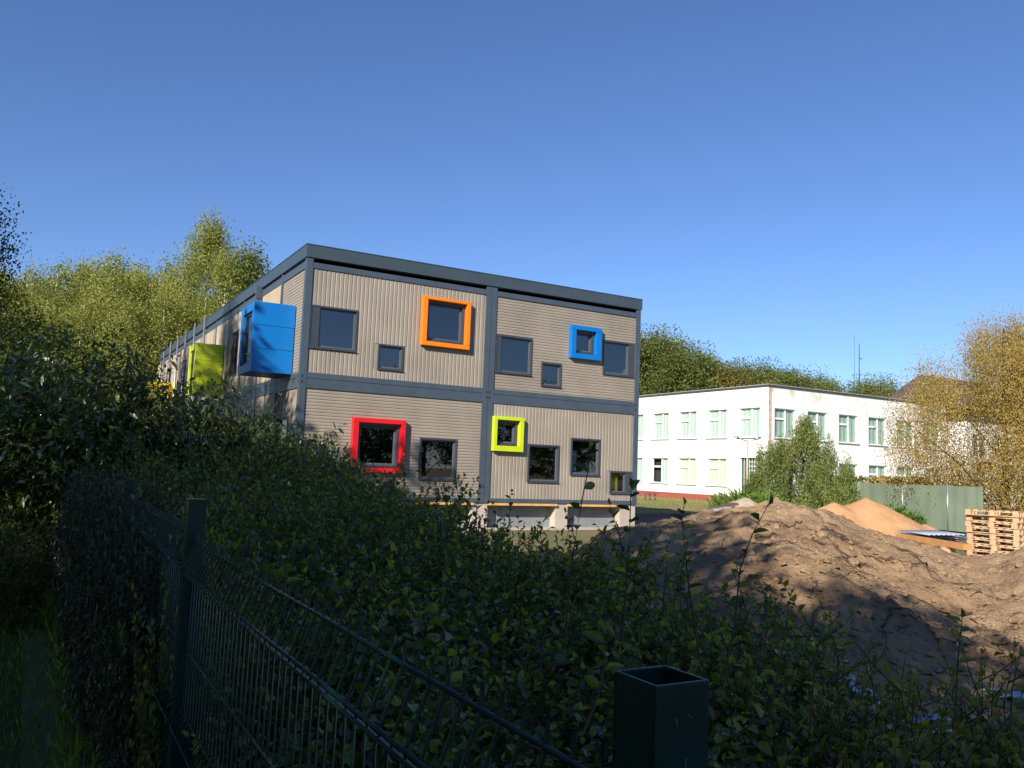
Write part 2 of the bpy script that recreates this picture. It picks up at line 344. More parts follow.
# rooms behind the glass
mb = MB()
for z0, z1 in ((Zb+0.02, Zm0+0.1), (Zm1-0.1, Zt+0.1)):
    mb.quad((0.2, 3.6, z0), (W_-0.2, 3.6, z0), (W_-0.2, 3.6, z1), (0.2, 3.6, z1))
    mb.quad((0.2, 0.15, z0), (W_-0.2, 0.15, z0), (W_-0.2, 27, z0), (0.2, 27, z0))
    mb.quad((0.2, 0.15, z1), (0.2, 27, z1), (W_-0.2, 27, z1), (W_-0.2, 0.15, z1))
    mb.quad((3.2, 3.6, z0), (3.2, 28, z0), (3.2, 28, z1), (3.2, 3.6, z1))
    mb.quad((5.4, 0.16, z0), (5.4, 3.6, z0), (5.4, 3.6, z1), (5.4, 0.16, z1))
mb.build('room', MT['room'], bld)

# ribbed cladding (slats over the wall, cut round the openings)
def cut(lo, hi, bl):
    segs = [(lo, hi)]
    for b0, b1 in bl:
        ns = []
        for s0, s1 in segs:
            if b1 <= s0 or b0 >= s1: ns.append((s0, s1)); continue
            if b0 > s0: ns.append((s0, b0))
            if b1 < s1: ns.append((b1, s1))
        segs = ns
    return [s for s in segs if s[1]-s[0] > 0.01]
obst = []
for w in FW:
    if 'sur' in w: s = w['sur']; obst.append((s[1]-0.003, s[2]+0.003, s[3]-0.003, s[4]+0.003))
    else: b = w['b']; obst.append((b[0]-0.006, b[1]+0.006, b[2]-0.006, b[3]+0.006))
def ribs_v(mb, x0, x1, z0, z1, pitch=0.118, wd=0.092, dp=0.013, ob=obst):
    n = int((x1-x0)/pitch); off = ((x1-x0)-n*pitch)/2
    for i in range(n):
        c = x0+off+(i+0.5)*pitch; a, b = c-wd/2, c+wd/2
        for s0, s1 in cut(z0, z1, [(o[2], o[3]) for o in ob if o[1] > a and o[0] < b]):
            mb.quad((a-0.01, 0, s0), (a+0.008, -dp, s0), (a+0.008, -dp, s1), (a-0.01, 0, s1))
            mb.quad((a+0.008, -dp, s0), (b-0.008, -dp, s0), (b-0.008, -dp, s1), (a+0.008, -dp, s1))
            mb.quad((b-0.008, -dp, s0), (b+0.01, 0, s0), (b+0.01, 0, s1), (b-0.008, -dp, s1))
            mb.quad((a-0.01, 0, s0), (b+0.01, 0, s0), (b-0.008, -dp, s0), (a+0.008, -dp, s0))
def ribs_h(mb, x0, x1, z0, z1, pitch=0.084, wd=0.062, dp=0.013, ob=obst):
    n = int((z1-z0)/pitch); off = ((z1-z0)-n*pitch)/2
    for i in range(n):
        c = z0+off+(i+0.5)*pitch; a, b = c-wd/2, c+wd/2
        for s0, s1 in cut(x0, x1, [(o[0], o[1]) for o in ob if o[3] > a and o[2] < b]):
            mb.quad((s0, 0, a-0.008), (s1, 0, a-0.008), (s1, -dp, a+0.006), (s0, -dp, a+0.006))
            mb.quad((s0, -dp, a+0.006), (s1, -dp, a+0.006), (s1, -dp, b-0.006), (s0, -dp, b-0.006))
            mb.quad((s0, -dp, b-0.006), (s1, -dp, b-0.006), (s1, 0, b+0.008), (s0, 0, b+0.008))
for fn, a, b, z0, z1 in ((ribs_v, 0.13, 5.29, Zm1, Zt), (ribs_h, 5.65, 10.81, Zm1, Zt), (ribs_h, 0.13, 5.29, Zb, Zm0), (ribs_v, 5.65, 10.81, Zb, Zm0)):
    mb = MB(); fn(mb, a, b, z0, z1); mb.build('cladding', MT['clad'], bld)
# side cladding: near module ribbed, then smooth and beige panels, some brown as painted tree shadow
def side_xf(mb):   # turn a front-built panel onto the side wall: (x,y,z)->(y, x, z)
    mb.v = [(y, x, z) for (x, y, z) in mb.v]; mb.f = [tuple(reversed(f)) for f in mb.f]
sob = [(a-0.006, b+0.006, c-0.006, d+0.006) for a, b, c, d in SW]+[(0.8, 2.4, 4.03, 5.93), (10.45, 12.0, 4.03, 5.93)]
for _a in ((0.13, 2.25, Zm1, Zt), (2.1, 3.2, Zb, Zm0)):
    mb = MB(); ribs_h(mb, *_a, ob=sob); side_xf(mb); mb.build('cladding', MT['clad'], bld)
rs = random.Random(4)
for k in range(12):
    y0 = 2.45*k; y1 = y0+2.37
    for z0, z1 in ((Zb, Zm0), (Zm1, Zt)):
        if k == 0: continue
        n = 4 if k > 1 else 1
        cols = []
        for i in range(n):
            a = y0+0.03+(y1-y0-0.03)*i/n; b = y0+0.03+(y1-y0-0.03)*(i+1)/n-0.012
            mt = MT['clad_smooth'] if (k < 3 or rs.random() < 0.55) else (MT['brown_shade_and_board'] if rs.random() < 0.5 else MT['clad'])
            for s0, s1 in cut(z0+0.01, z1-0.01, [(o[2], o[3]) for o in sob if o[1] > a and o[0] < b]):
                mb = MB(); mb.box(-0.022-0.002*i, 0.001, a, b, s0, s1); mb.build('side_panel', mt, bld)
# steel frame of the front and side
mb = MB()
p = 0.045
mb.box(-p, 0.128, -p, 0.12, Zb-0.13, Zf0, None)
mb.box(5.295, 5.464, -p, 0.02, Zb-0.13, Zf0); mb.box(5.476, 5.644, -p, 0.02, Zb-0.13, Zf0)
mb.box(10.81, W_+p, -p, 0.12, Zb-0.13, Zf0)
for a, b in ((0.129, 5.294), (5.645, 10.809)):
    mb.box(a, b, -p+0.006, 0.02, Zm0, 3.905); mb.box(a, b, -p+0.006, 0.02, 3.917, Zm1)
    mb.box(a, b, -p+0.006, 0.02, Zt, Zt+0.15); mb.box(a, b, 0.0, 0.02, Zt+0.1501, Zf0+0.03); mb.box(a, b, -p+0.006, 0.02, Zb-0.12, Zb)
for k in range(1, 12):
    y = 2.45*k
    mb.box(-p+0.004, 0.05, y-0.075, y-0.006, Zb, Zf0); mb.box(-p+0.004, 0.05, y+0.006, y+0.075, Zb, Zf0)
for z0, z1 in ((Zm0, 3.905), (3.917, Zm1), (Zt, Zt+0.15), (Zb-0.12, Zb)):
    mb.box(-p+0.01, 0.03, 0.121, LEN, z0, z1)
mb.box(-0.004, 0.03, 0.121, LEN, Zt+0.1501, Zf0+0.03)
mb.build('steel_frame', MT['steel'], bld)
mb = MB()
for x in (0.02, 5.42, 5.52, 10.86):
    for z in (3.80, 3.95):
        mb.box(x-0.018, x+0.018, -p-0.003, -p+0.02, z-0.035, z+0.035)
for z in (3.80, 3.95): mb.box(-p-0.003, -p+0.02, 0.03, 0.07, z-0.035, z+0.035)
mb.build('casting_hole_dark', MT['hole'], bld)  # solid black blocks paint the dark of the casting holes
mb = MB(); ov = 0.075
for x0, x1, y0, y1 in ((-ov, W_+ov, -ov, 0.02), (-ov, 0.02, 0.0201, LEN+ov), (W_-0.02, W_+ov, 0.0201, LEN+ov)):
    mb.box(x0, x1, y0, y1, Zf0+0.02, Zf1)
    mb.box(x0-0.012, x1+0.012, y0-0.012, y1+0.001, Zf1+0.001, Zf1+0.022)
# thin vertical joints of the fascia sheets
for x in (2.7, 5.45, 8.2): mb.box(x, x+0.03, -ov-0.004, -ov+0.01, Zf0+0.021, Zf1-0.001)
for k in range(1, 12): mb.box(-ov-0.004, -ov+0.01, 2.45*k, 2.45*k+0.03, Zf0+0.021, Zf1-0.001)
mb.build('fascia', MT['fascia'], bld)
mb = MB(); mb.box(0, W_, 0, LEN, Zf1-0.12, Zf1-0.05); mb.build('roof', MT['flatroof'], bld)
mb = MB(); mb.tube([(W_+ov, 0.4, Zf0+0.05), (W_+ov+0.25, 0.4, Zf0+0.05)], 0.03, 8); mb.build('roof_spout', MT['steel'], bld)
for y in (4.92,):
    mb = MB(); mb.box(-0.22, -0.05, y-0.07, y+0.07, 6.75, 7.12); mb.tube([(-0.12, y, 6.8), (-0.12, y, 5.2)], 0.045, 8); mb.build('downpipe', MT['steel'], bld)
for k in range(6, 12):
    y = 2.4*k-0.1
    mb = MB(); mb.tube([(-0.15, y, 1.0), (-0.15, y, 7.55)], 0.035, 8); mb.box(-0.16, -0.03, y-0.02, y+0.02, 6.9, 6.94); mb.build('downpipe', MT['galv'], bld)

# windows
def window(parent, T, x0, x1, z0, z1, inf=None, fr='winframe', sash='sash', inset=0.03, name='window', rec=None):
    """frame in the opening; local plane x,z with outward -y; T maps to the wall"""
    mb = MB(); t = 0.042
    def B(a, b, c, d, e, f, m): mb.box(a, b, c, d, e, f, m, T)
    F, S = MT[fr], MT[sash]
    e = 0.004; py = -0.03
    B(x0-e, x1+e, py, inset+0.05, z0-e, z0+t, F); B(x0-e, x1+e, py, inset+0.05, z1-t, z1+e, F)
    B(x0-e, x0+t, py, inset+0.05, z0+t, z1-t, F); B(x1-t, x1+e, py, inset+0.05, z0+t, z1-t, F)
    if inf:
        if inf[0] == 'l': B(x0+t, x0+inf[1], py+0.012, inset+0.05, z0+t, z1-t, F); gx0, gx1 = x0+inf[1], x1-t
        else: B(x1-inf[1], x1-t, py+0.012, inset+0.05, z0+t, z1-t, F); gx0, gx1 = x0+t, x1-inf[1]
    else: gx0, gx1 = x0+t, x1-t
    gz0, gz1 = z0+t, z1-t
    s = 0.042
    B(gx0, gx1, inset, inset+0.06, gz0, gz0+s, S); B(gx0, gx1, inset, inset+0.06, gz1-s, gz1, S)
    B(gx0, gx0+s, inset, inset+0.06, gz0+s, gz1-s, S); B(gx1-s, gx1, inset, inset+0.06, gz0+s, gz1-s, S)
    B(x0-e-0.01, x1+e+0.01, py-0.025, py+0.004, z0-e-0.012, z0-e+0.008, F)
    w = mb.build(name, None, parent)
    mb = MB(); y = inset+0.035
    qs = [T @ Vector(q) for q in ((gx0+s, y, gz0+s), (gx1-s, y, gz0+s), (gx1-s, y, gz1-s), (gx0+s, y, gz1-s))]
    mb.quad(*(qs if T.determinant() > 0 else qs[::-1]))
    mb.build('pane', MT['glass'], w)
    return w
I4 = Matrix.Identity(4)
TS = Matrix(((0, 1, 0, 0), (1, 0, 0, 0), (0, 0, 1, 0), (0, 0, 0, 1)))   # front plane -> side plane
for w in FW:
    x0, x1, z0, z1 = w['b']
    window(bld, I4, x0, x1, z0, z1, w.get('inf'), inset=0.03 if 'sur' not in w else 0.05)
    if 'sur' in w:
        c, a, b, d, e = w['sur']; pr = 0.16
        mb = MB(); o = 0.0
        i0, i1, j0, j1 = x0-0.045, x1+0.045, z0-0.045, z1+0.045
        i0 = min(i0, a+0.21); i1 = max(i1, b-0.21)
        mb.box(a, b, -pr, -0.001, e-(e-j1), e); mb.box(a, b, -pr, -0.001, d, j0)
        mb.box(a, i0, -pr, -0.001, j0, j1); mb.box(i1, b, -pr, -0.001, j0, j1)
        mo = mb.build('window_surround', MT[c], bld)
        tag(mo, {'orange': 'orange window surround on the upper floor', 'blue': 'small blue window surround on the upper floor', 'red': 'red window surround on the ground floor', 'lime': 'small lime window surround on the ground floor'}[c])
        bv = mo.modifiers.new('b', 'BEVEL'); bv.width = 0.008; bv.segments = 2; bv.limit_method = 'ANGLE'
for a, b, c, d in SW: window(bld, TS, a, b, c, d)
# boxes hung on the side wall
def hung_box(y0, y1, bx, z0, z1, mat, label, win=True):
    mb = MB(); n = 3
    # outer skin with two joints, hollow window on the outer face
    for i in range(n):
        a = z0+(z1-z0)*i/n+(0.006 if i else 0); b = z0+(z1-z0)*(i+1)/n-(0.006 if i < n-1 else 0)
        mb.box(-bx+0.006, -0.03, y0-0.012, y0+0.02, a, b)
        mb.box(-bx+0.006, -0.03, y1-0.02, y1+0.012, a, b)
    mb.box(-bx+0.014, -0.03, y0, y1, z1-0.03, z1-0.001)
    mb.box(-bx+0.014, -0.03, y0, y1, z0+0.001, z0+0.03)
    s = 0.22
    mb.box(-bx, -bx+0.08, y0-0.015, y1+0.015, z1-s, z1); mb.box(-bx, -bx+0.08, y0-0.015, y1+0.015, z0, z0+s)
    mb.box(-bx, -bx+0.08, y0-0.015, y0+s, z0+s, z1-s); mb.box(-bx, -bx+0.08, y1-s, y1+0.015, z0+s, z1-s)
    o = mb.build('box_bay', mat, bld); tag(o, label)
    mb = MB(); mb.box(-bx+0.06, -bx+0.1, y0+s, y1-s, z0+s, z0+s+0.07); mb.box(-bx+0.06, -bx+0.1, y0+s, y1-s, z1-s-0.07, z1-s)
    mb.box(-bx+0.06, -bx+0.1, y0+s, y0+s+0.07, z0+s+0.07, z1-s-0.07); mb.box(-bx+0.06, -bx+0.1, y1-s-0.07, y1-s, z0+s+0.07, z1-s-0.07)
    f = mb.build('window_frame', MT['winframe'], o)
    mb = MB(); mb.quad((-bx+0.09, y0+s, z1-s), (-bx+0.09, y1-s, z1-s), (-bx+0.09, y1-s, z0+s), (-bx+0.09, y0+s, z0+s)); mb.build('pane', MT['glass'], o)
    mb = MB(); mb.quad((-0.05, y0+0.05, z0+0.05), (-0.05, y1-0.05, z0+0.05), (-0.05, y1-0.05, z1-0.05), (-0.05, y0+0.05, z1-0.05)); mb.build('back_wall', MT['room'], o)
hung_box(0.83, 2.37, 1.113, 4.05, 5.905, MT['blue'], 'bright blue box bay with window')
hung_box(10.48, 11.9, 1.0, 4.05, 5.9, MT['lime'], 'lime green box bay')
hung_box(22.5, 24.2, 1.15, 3.6, 5.35, MT['yellow'], 'yellow box bay near the far end')
# plinth
mb = MB(); H = Zb-0.13
for a, b in ((-0.02, 0.5), (2.62, 3.06), (5.12, 5.62), (7.94, 8.38), (10.36, W_+0.02)):
    mb = MB(); mb.box(a, b, 0.0, 0.4, 0, H); mb.build('plinth_pier', MT['concrete'], bld)
for k in range(0, 6):
    mb = MB(); mb.box(-0.02, 0.4, 4.9*k+0.41+2, 4.9*k+0.41+2.5, 0, H); mb.build('plinth_pier', MT['concrete'], bld)
mb = MB(); mb.box(-0.1, W_+0.1, -0.12, 0.399, -0.1, 0.055); mb.build('footing', MT['concrete'], bld)
mb = MB(); mb.quad((0.0, 0.3, 0), (W_, 0.3, 0), (W_, 0.3, H), (0, 0.3, H)); mb.quad((0.3, 0.3, 0), (0.3, LEN, 0), (0.3, LEN, H), (0.3, 0.3, H)); mb.build('plinth_infill', MT['concrete_grey'], bld)
for a, b in ((0.5, 2.62), (3.06, 5.12), (5.62, 7.94), (8.38, 10.36)):
    mb = MB(); mb.box(a-0.02, b+0.02, -0.08, 0.1, H-0.065, H-0.002); mb.build('timber_strip', MT['plywood'], bld)
# things seen through the ground-floor windows
mb = MB(); mb.box(10.02, 10.36, 0.16, 0.2, 1.14, 1.72); tag(mb.build('locker', plain('yellow_locker', (0.8, 0.7, 0.02), 0.5), None), 'yellow board standing behind the lowest right window', 'board')
mb = MB(); mb.box(8.5, 8.76, 0.16, 0.19, 1.72, 2.4); tag(mb.build('poster_board', plain('pale_blue_board', (0.4, 0.6, 0.75), 0.5), None), 'pale blue board standing behind the ground-floor window', 'board')

# =================================================================== WHITE BUILDING
X0, Y0, H8 = 37.76, 19.687, 8.25
wb = empty('white_building', (X0, Y0, 0), 'two-storey white rendered building with flat roof, mint-curtained windows and red base strip', 'building')
RW = [(0.62+3.28*k, 2.67+3.28*k) for k in range(6)]
LW = [(0.76+3.2*k, 2.77+3.2*k) for k in range(0, 8)]
RL, LL = 19.9, 27.0
rh = [(a, b, 4.6, 6.66) for a, b in RW]+[(a, b, 1.12, 3.08) for a, b in RW]
lh = [(a, b, 4.62, 6.7) for a, b in LW]+[(a, b, 1.14, 3.12) for a, b in LW[1:]]+[(0.56, 2.66, 0.32, 3.2)]
mb = MB(); wall_holes(mb, (0, 0, 0), (1, 0, 0), (0, -1, 0), 0, RL, 0, H8-0.12, rh, 0.2)
mb.quad((RL, 0, 0), (RL, LL, 0), (RL, LL, H8-0.12), (RL, 0, H8-0.12)); mb.quad((0, LL, 0), (0, LL, H8-.12), (RL, LL, H8-0.12), (RL, LL, 0))
mb.build('wall', MT['white'], wb); 
mb = MB(); wall_holes(mb, (0, 0, 0), (0, 1, 0), (-1, 0, 0), 0, LL, 0, H8-0.12, lh, 0.2); mb.build('wall', MT['white_plain'], wb)
mb = MB(); mb.box(-0.1, RL+0.1, -0.1, LL+0.1, H8-0.12, H8-0.02); mb.build('roof', MT['flatroof'], wb)
mb = MB(); mb.box(-0.13, RL+0.13, -0.13, LL+0.13, H8-0.018, H8+0.03); mb.build('roof_edge', MT['sill'], wb)
mb = MB(); mb.box(0.03, 0.3, -0.012, 0.0, 4.0, H8-0.15); mb.build('stain', MT['stain'], wb)
mb = MB(); mb.box(-0.05, 0.0, -0.05, 0.3, 0, 0.46); mb.box(-0.052, -0.001, 0.301, LL, 0, 0.46); mb.box(0.001, RL, -0.052, -0.001, 0, 0.46); mb.build('base_strip', MT['redbrick'], wb)
mb = MB()
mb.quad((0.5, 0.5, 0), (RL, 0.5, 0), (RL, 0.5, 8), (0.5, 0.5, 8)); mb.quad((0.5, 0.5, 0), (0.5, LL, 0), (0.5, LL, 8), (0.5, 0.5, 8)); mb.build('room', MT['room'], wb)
def wwin(T, x0, x1, z0, z1, mirror, cur, gap=0.0):
    t = 0.07; mb = MB(); y0, y1 = 0.13, 0.19
    def B(a, b, c, d): mb.box(a, b, y0, y1, c, d, None, T)
    B(x0, x1, z0, z0+t); B(x0, x1, z1-t, z1); B(x0, x0+t, z0+t, z1-t); B(x1-t, x1, z0+t, z1-t)
    xm = x0+(x1-x0)*(0.57 if mirror else 0.43)
    B(xm-0.07, xm+0.07, z0+t, z1-t)
    zt = z0+(z1-z0)*0.66
    if mirror: B(x0+t, xm-0.07, zt-0.07, zt+0.07)
    else: B(xm+0.07, x1-t, zt-0.07, zt+0.07)
    f = mb.build('window', MT['white_frame'], wb)
    qs = [T @ Vector(q) for q in ((x0, 0.16, z0), (x1, 0.16, z0), (x1, 0.16, z1), (x0, 0.16, z1))]; mb = MB(); mb.quad(*(qs if T.determinant() > 0 else qs[::-1])); mb.build('pane', MT['glass2'], f)
    mb = MB(); n = 24
    cz0 = z0; cz1 = z1-0.06
    for i in range(n):
        a = x0+(x1-x0)*i/n; b = x0+(x1-x0)*(i+1)/n
        if gap and 0.5 < (i+0.5)/n < 0.5+gap: continue
        ya = 0.225+0.02*math.sin(i*1.3); yb = 0.225+0.02*math.sin((i+1)*1.3)
        mb.quad(*[T @ Vector(q) for q in ((a, ya, cz0), (b, yb, cz0), (b, yb, cz1), (a, ya, cz1))])
    mb.build('curtain', MT[cur], f)
    mb = MB(); mb.box(x0-0.12, x1+0.12, -0.09, 0.13, z0-0.06, z0-0.003, None, T); mb.build('sill', MT['sill'], f)
for a, b in RW:
    wwin(I4, a, b, 4.6, 6.66, True, 'curtain_green'); wwin(I4, a, b, 1.12, 3.08, True, 'curtain_green')
for k, (a, b) in enumerate(LW):
    wwin(TS, a, b, 4.62, 6.7, False, 'curtain_sunlit')
    if k: wwin(TS, a, b, 1.14, 3.12, False, 'curtain_cream' if k < 3 else 'curtain_sunlit', gap=0.45 if k == 3 else 0.0)
# entrance recess with a grille and steel door
mb = MB()
for i in range(9): mb.box(0.16, 0.185, 0.6+0.25*i, 0.63+0.25*i, 0.34, 3.18)
for i in range(9): mb.box(0.155, 0.159, 0.6, 1.9, 0.5+0.3*i, 0.53+0.3*i)
mb.build('grille', MT['white_frame'], wb)
mb = MB(); mb.box(0.3, 0.35, 0.5, 2.7, 0.3, 3.2); mb.build('door', plain('dark_green_door', (0.05, 0.12, 0.08), 0.5), wb)

# white wing further right and the ochre house with the tin roof
ww = empty('white_wing', (X0+27.5, Y0+3, 0), 'white wing with dark roof edge half hidden behind the autumn tree', 'building')
mb = MB(); hs = [(0.9+3.3*k, 2.9+3.3*k, z, z+2) for k in range(4) for z in (1.1, 4.4)]
wall_holes(mb, (0, 0, 0), (1, 0, 0), (0, -1, 0), 0, 16, 0, 7.6, hs, 0.2); mb.quad((0, 0, 0), (0, 0, 7.6), (0, 10, 7.6), (0, 10, 0)); mb.quad((0, 10, 0), (0, 10, 7.6), (16, 10, 7.6), (16, 10, 0)); mb.quad((16, 0, 0), (16, 10, 0), (16, 10, 7.6), (16, 0, 7.6)); mb.build('wall', MT['white_plain'], ww)
mb = MB(); mb.box(-0.2, 16.2, -0.2, 10.2, 7.6, 7.95); mb.build('roof', MT['roof_tin'], ww)
for h in hs:
    mb = MB()
    for a, b, c, d in ((h[0], h[1], h[2], h[2]+.08), (h[0], h[1], h[3]-.08, h[3]), (h[0], h[0]+.08, h[2]+.08, h[3]-.08), (h[1]-.08, h[1], h[2]+.08, h[3]-.08), ((h[0]+h[1])/2-.05, (h[0]+h[1])/2+.05, h[2]+.08, h[3]-.08)): mb.box(a, b, 0.12, 0.18, c, d)
    f = mb.build('window', MT['white_frame'], ww)
    mb = MB(); mb.quad((h[0], 0.17, h[2]), (h[1], 0.17, h[2]), (h[1], 0.17, h[3]), (h[0], 0.17, h[3])); mb.build('pane', plain('dark_pane', (0.05, 0.07, 0.08), 0.1), f)
oh = empty('ochre_house', (X0+24.3, Y0+3.4, 0), 'ochre-walled house with brown standing-seam tin roof behind the autumn tree', 'house')
HX, HY, EV, RG = 15.0, 9.0, 8.75, 12.0
mb = MB(); mb.box(5.0, HX-0.6, 0.6, HY-0.6, 0, EV-0.1); mb.build('wall', MT['ochre_wall'], oh)
mb = MB(); g = 1.1
A = [(2.6, -0.4, EV), (HX, -0.4, EV), (HX, HY, EV), (2.6, HY, EV), (2.6+g, HY/2, RG), (HX-g, HY/2, RG)]
mb.quad(A[0], A[1], A[5], A[4]); mb.quad(A[1], A[2], A[5]); mb.quad(A[2], A[3], A[4], A[5]); mb.quad(A[3], A[0], A[4]); mb.quad(A[3], A[2], A[1], A[0])
ro = mb.build('roof', MT['roof_tin'], oh)
mb = MB()
for i in range(22):
    x = 3.2+i*0.6; t = min(1, (x-2.6)/g, (HX-x)/g)
    if t > 0.05:
        y1 = -0.4+(HY/2+0.4)*t; z1 = EV+(RG-EV)*t
        mb.tube([(x, -0.4, EV+0.03), (x, y1, z1+0.03)], 0.035, 4)
mb.tube([A[4], A[5]], 0.08, 6)
mb.build('seam', MT['roof_tin'], ro)
mb = MB(); mb.box(2.6, HX, -0.5, -0.41, EV-0.12, EV+0.04); mb.build('gutter', MT['plank'], oh)
for k in range(3):
    mb = MB(); x = 6.2+3.0*k
    for z in (1.2, 4.4):
        mb.box(x, x+1.2, 0.52, 0.59, z, z+1.7, MT['white_frame']); mb.box(x+0.1, x+1.1, 0.5, 0.519, z+0.1, z+1.6, MT['winframe'])
    mb.build('window', None, oh)

# =================================================================== GROUND
from mathutils import noise as mn
def sheet(name, pts, z, mat):
    mb = MB(); mb.quad(*[(p[0], p[1], z) for p in pts]); return structure(mb.build(name, mat))
# the wide ground is a grid with gentle undulation far away
mb = MB(); sheet('ground', [(-900, -900), (900, -900), (900, 900), (-900, 900)], 0.0, MT['ground'])
sheet('lawn', [(11.5, 6.5), (37.7, -4), (37.7, 60), (11.5, 60)], 0.004, MT['lawn'])
sheet('asphalt_yard', [(11.2, -3), (30, -6), (22.6, 7.3), (11.2, 7.3)], 0.008, MT['asphalt'])
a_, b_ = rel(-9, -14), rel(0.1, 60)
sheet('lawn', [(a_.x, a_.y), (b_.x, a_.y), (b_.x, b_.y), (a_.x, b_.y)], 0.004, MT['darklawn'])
c1 = [gp(-30, 36), gp(-12, 30), gp(-9, 38), gp(-30, 62)]
sheet('dirt_path', c1, 0.012, MT['path'])
mb = MB(); mb.box(11.3, 24, 7.35, 7.5, 0, 0.13); structure(mb.build('kerb', MT['kerb']))
mb = MB(); mb.box(20, 37, 12.2, 12.6, -.1, 0.05); structure(mb.build('garden_path', MT['kerb']))

def hgrid(name, a0, a1, b0, b1, st, fn, mat):
    na = int((a1-a0)/st)+1; nb = int((b1-b0)/st)+1; v = []; f = []
    for j in range(nb):
        for i in range(na):
            a = a0+i*st; b = b0+j*st; v.append(tuple(gp(a, b, fn(a, b))))
    for j in range(nb-1):
        for i in range(na-1):
            k = j*na+i
            if max(v[k][2], v[k+1][2], v[k+na][2], v[k+na+1][2]) < -0.06: continue
            f.append((k, k+1, k+na+1, k+na))
    me = bpy.data.meshes.new(name); me.from_pydata(v, [], f); me.materials.append(mat)
    me.polygons.foreach_set('use_smooth', [True]*len(f)); me.update()
    o = bpy.data.objects.new(name, me); COL.objects.link(o); return o
def hor(u): return 470+0.038*(u-512)
_ru = [560, 600, 640, 700, 740, 775, 805, 830, 860, 890, 910, 940, 965, 1000, 1024, 1080, 1150, 1300]
_rv = [545, 534, 527, 519, 508, 499, 504, 512, 527, 536, 543, 556, 565, 562, 552, 545, 545, 560]
_rz = [1.74-(v-hor(u))*15/838.9 for u, v in zip(_ru, _rv)]
_pd = [5.6, 6.6, 7.5, 9, 11, 13, 15, 16.5, 18, 19.5, 22]; _pf = [-0.3, 0.02, 0.2, 0.4, 0.62, 0.86, 1, 0.8, 0.35, -0.1, -0.3]
def fbm(x, y, s, o=4, seed=0.0):
    return mn.fractal(Vector((x*s+seed, y*s, seed*1.7)), 0.9, 2.1, o)
def Hm(a, b):
    u = 512+838.9*a/b
    z = np.interp(u, _ru, _rz)*np.interp(b, _pd, _pf)
    z += 0.30*math.exp(-((a-3.4)**2+(b-9.2)**2)/1.3) + 0.22*math.exp(-((a-5.3)**2/2.5+(b-11)**2/1.0)) + 0.18*math.exp(-((a-2.4)**2+(b-11.4)**2)/0.8)
    z -= 0.2*math.exp(-((a-2.6)**2/0.8+(b-8.3)**2/1.2))
    w = min(1, max(0, z*3+0.2))
    z += w*(0.15*fbm(a, b, 0.8, 4, 3.1)-0.11*abs(fbm(a, b, 1.5, 5, 7.7))+0.05)
    z += w*(0.05*fbm(a, b, 5.0, 4, 2.2)-0.035*abs(fbm(a, b, 9, 3, 1.3)))
    e = min(1, max(0, (u-545)/60)); e2 = min(1, max(0, (13.5-a)/2))
    return z*e*e2-0.07*(1-e*e2)
m_ = hgrid('dirt_mound', 0.3, 13.6, 5.5, 20.5, 0.05, Hm, MT['dirt']); m_['kind'] = 'structure'
pk = (868-512)/838.9*29
def Hs(a, b):
    d = math.hypot(a-pk, (b-29)*0.9); d2 = math.hypot(a-(pk-1.25), (b-28.6)); d3 = math.hypot(a-pk-1.6, (b-28.2))
    z = max(1.34-d*0.56, 1.08-d2*0.5, 0.45-d3*0.4)
    z = z - 0.16*math.exp(-d*d*4)*0.5
    return z+0.03*fbm(a, b, 1.6, 4, 2)+0.02*fbm(a, b, 5, 3, 9)
m_ = hgrid('sand_pile', pk-5, pk+5, 24, 34, 0.1, Hs, MT['sand']); m_['kind'] = 'structure'
pr_ = (748-512)/838.9*24
def Hr(a, b):
    d = math.hypot((a-pr_)*0.8, b-24); return 1.22-d*0.55+0.08*fbm(a, b, 2.2, 4, 5)
m_ = hgrid('rubble_heap', pr_-2.6, pr_+2.6, 21.8, 26.4, 0.08, Hr, layered('pale_rubble', [(0.42, 0.32, 0.22), (0.52, 0.42, 0.31), (0.3, 0.22, 0.16)], (1.5, 5), bump=0.9, bscale=10, bdist=0.06)); m_['kind'] = 'structure'

# =================================================================== VEGETATION BUILDERS
def tubes_mesh(name, paths, mat, parent, n=4):
    mb = MB()
    for pts, r in paths: mb.tube(pts, r, n, cap=False)
    return mb.build(name, mat, parent)

